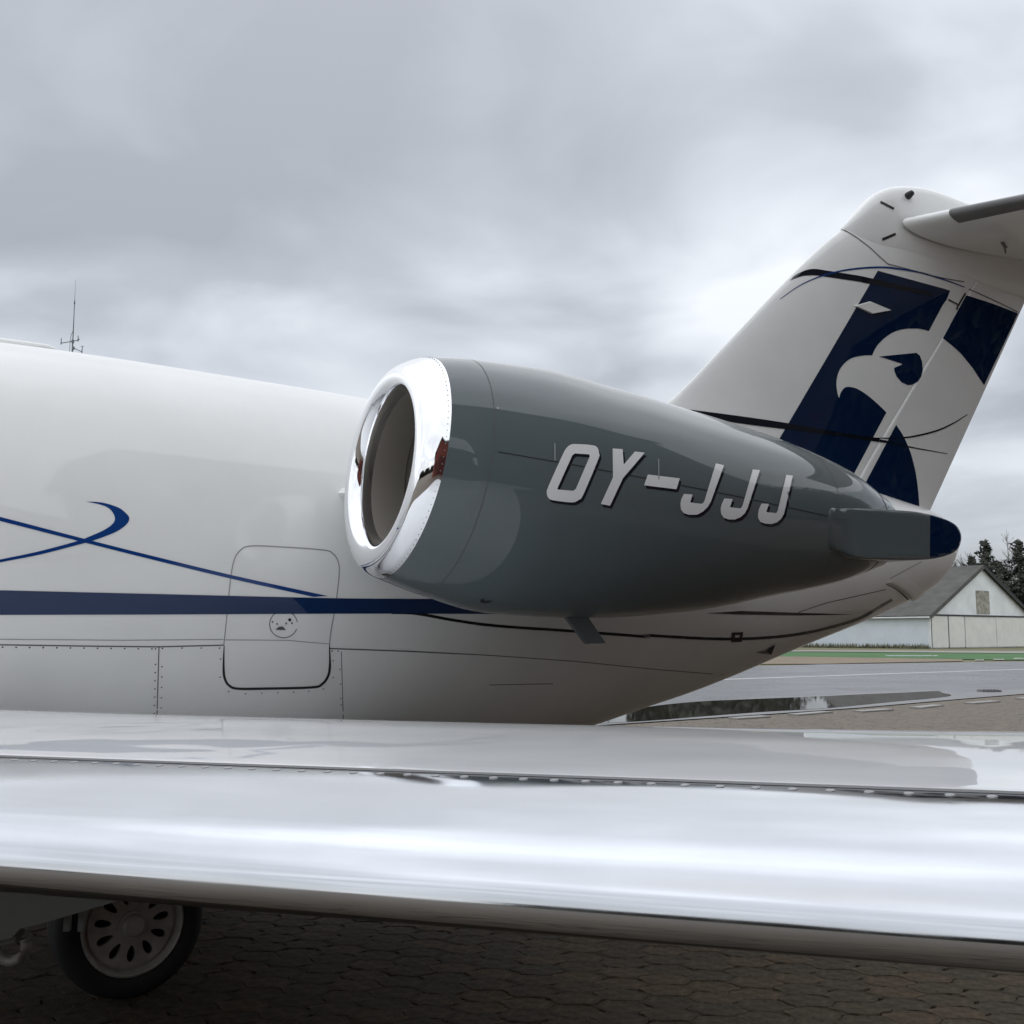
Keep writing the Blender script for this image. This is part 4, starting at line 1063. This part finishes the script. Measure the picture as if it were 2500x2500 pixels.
wood('far_wood', [(-120, 150, 0), (-60, 160, 0), (0, 158, 0), (40, 154, 0), (57, 150, 0), (64, 152, 0)], 10.5, 30000, 3, 1.1)
wood('tall_wood', [(-130, 158, 0), (-60, 166, 0), (0, 164, 0), (35, 160, 0)], 19.0, 36000, 5, 1.5)
wood('near_wood', [tuple(W(a, p, 0)) for a, p in ((36, 10), (33, 20), (25, 32), (10, 42))], 14.5, 50000, 4, 0.75)
wood('low_hedge', [tuple(W(a, p, 0)) for a, p in ((8, 44), (-6, 47), (-24, 44), (-40, 34), (-50, 20))], 5.0, 24000, 6, 0.6)

# ------------------------------------------------------------------ aerial mast beyond the fuselage
MY = 42.0
zm = Zm(100, 650, 7.73)
def mp_(x, y, dy=0): return at_depth(*zm([(x, y)])[0], MY+dy)
foot = mp_(590, 1650); foot = Vector((foot.x, foot.y, 0))
mast = empty('aerial_mast', foot, 'thin grey radio mast with side aerials rising beyond the fuselage roof', 'radio mast')
topm = mp_(585, 1400); topm.x = foot.x
def mx(x): return foot.x+(x-585)/7.73*MY/FPX
def mv(x, y, dy=0): v = mp_(x, y); return Vector((mx(x), MY+dy, v.z))
bm = bmesh.new(); add_tube(bm, [foot, mv(585, 1380)], 0.032, 8); bmobj('pole', bm, M['mast'], mast, True)
bm = bmesh.new(); add_tube(bm, [foot-X_*0.10, mv(533, 1420), mv(550, 1290), mv(580, 1225)], 0.011, 6); bmobj('cable', bm, M['mast'], mast, True)
bm = bmesh.new(); add_tube(bm, [mv(585, 1390), mv(585, 700)], 0.02, 8); add_tube(bm, [mv(585, 715), mv(585, 650)], 0.026, 8); bmobj('whip_base', bm, M['mast'], mast, True)
bm = bmesh.new(); add_tube(bm, [mv(585, 650), mv(585, 265)], [0.008, 0.005], 6); bmobj('whip', bm, M['mast'], mast, True)
for pts in ([(585, 1415), (360, 1452), (360, 1355)], [(585, 1415), (685, 1395), (685, 1310)], [(600, 1540), (770, 1615), (775, 1500)]):
    bm = bmesh.new(); add_tube(bm, [mv(*pts[0]), mv(*pts[1])], 0.016, 6); add_tube(bm, [mv(pts[1][0], pts[1][1]+25), mv(*pts[2])], 0.018, 6); bmobj('side_arm', bm, M['mast'], mast, True)
bm = bmesh.new(); add_tube(bm, [mv(740, 1512), mv(815, 1512)], 0.006, 6); add_tube(bm, [mv(685, 1395), mv(712, 1370)], 0.02, 6); tag(bmobj('dipole', bm, M['mast'], mast, True), kind='stuff')
bm = bmesh.new()
for q in ((585, 1420), (600, 1545)): add_box(bm, mv(*q), X_, Y_, Z_, 0.04, 0.04, 0.06)
tag(bmobj('clamp', bm, M['mast'], mast), kind='stuff')
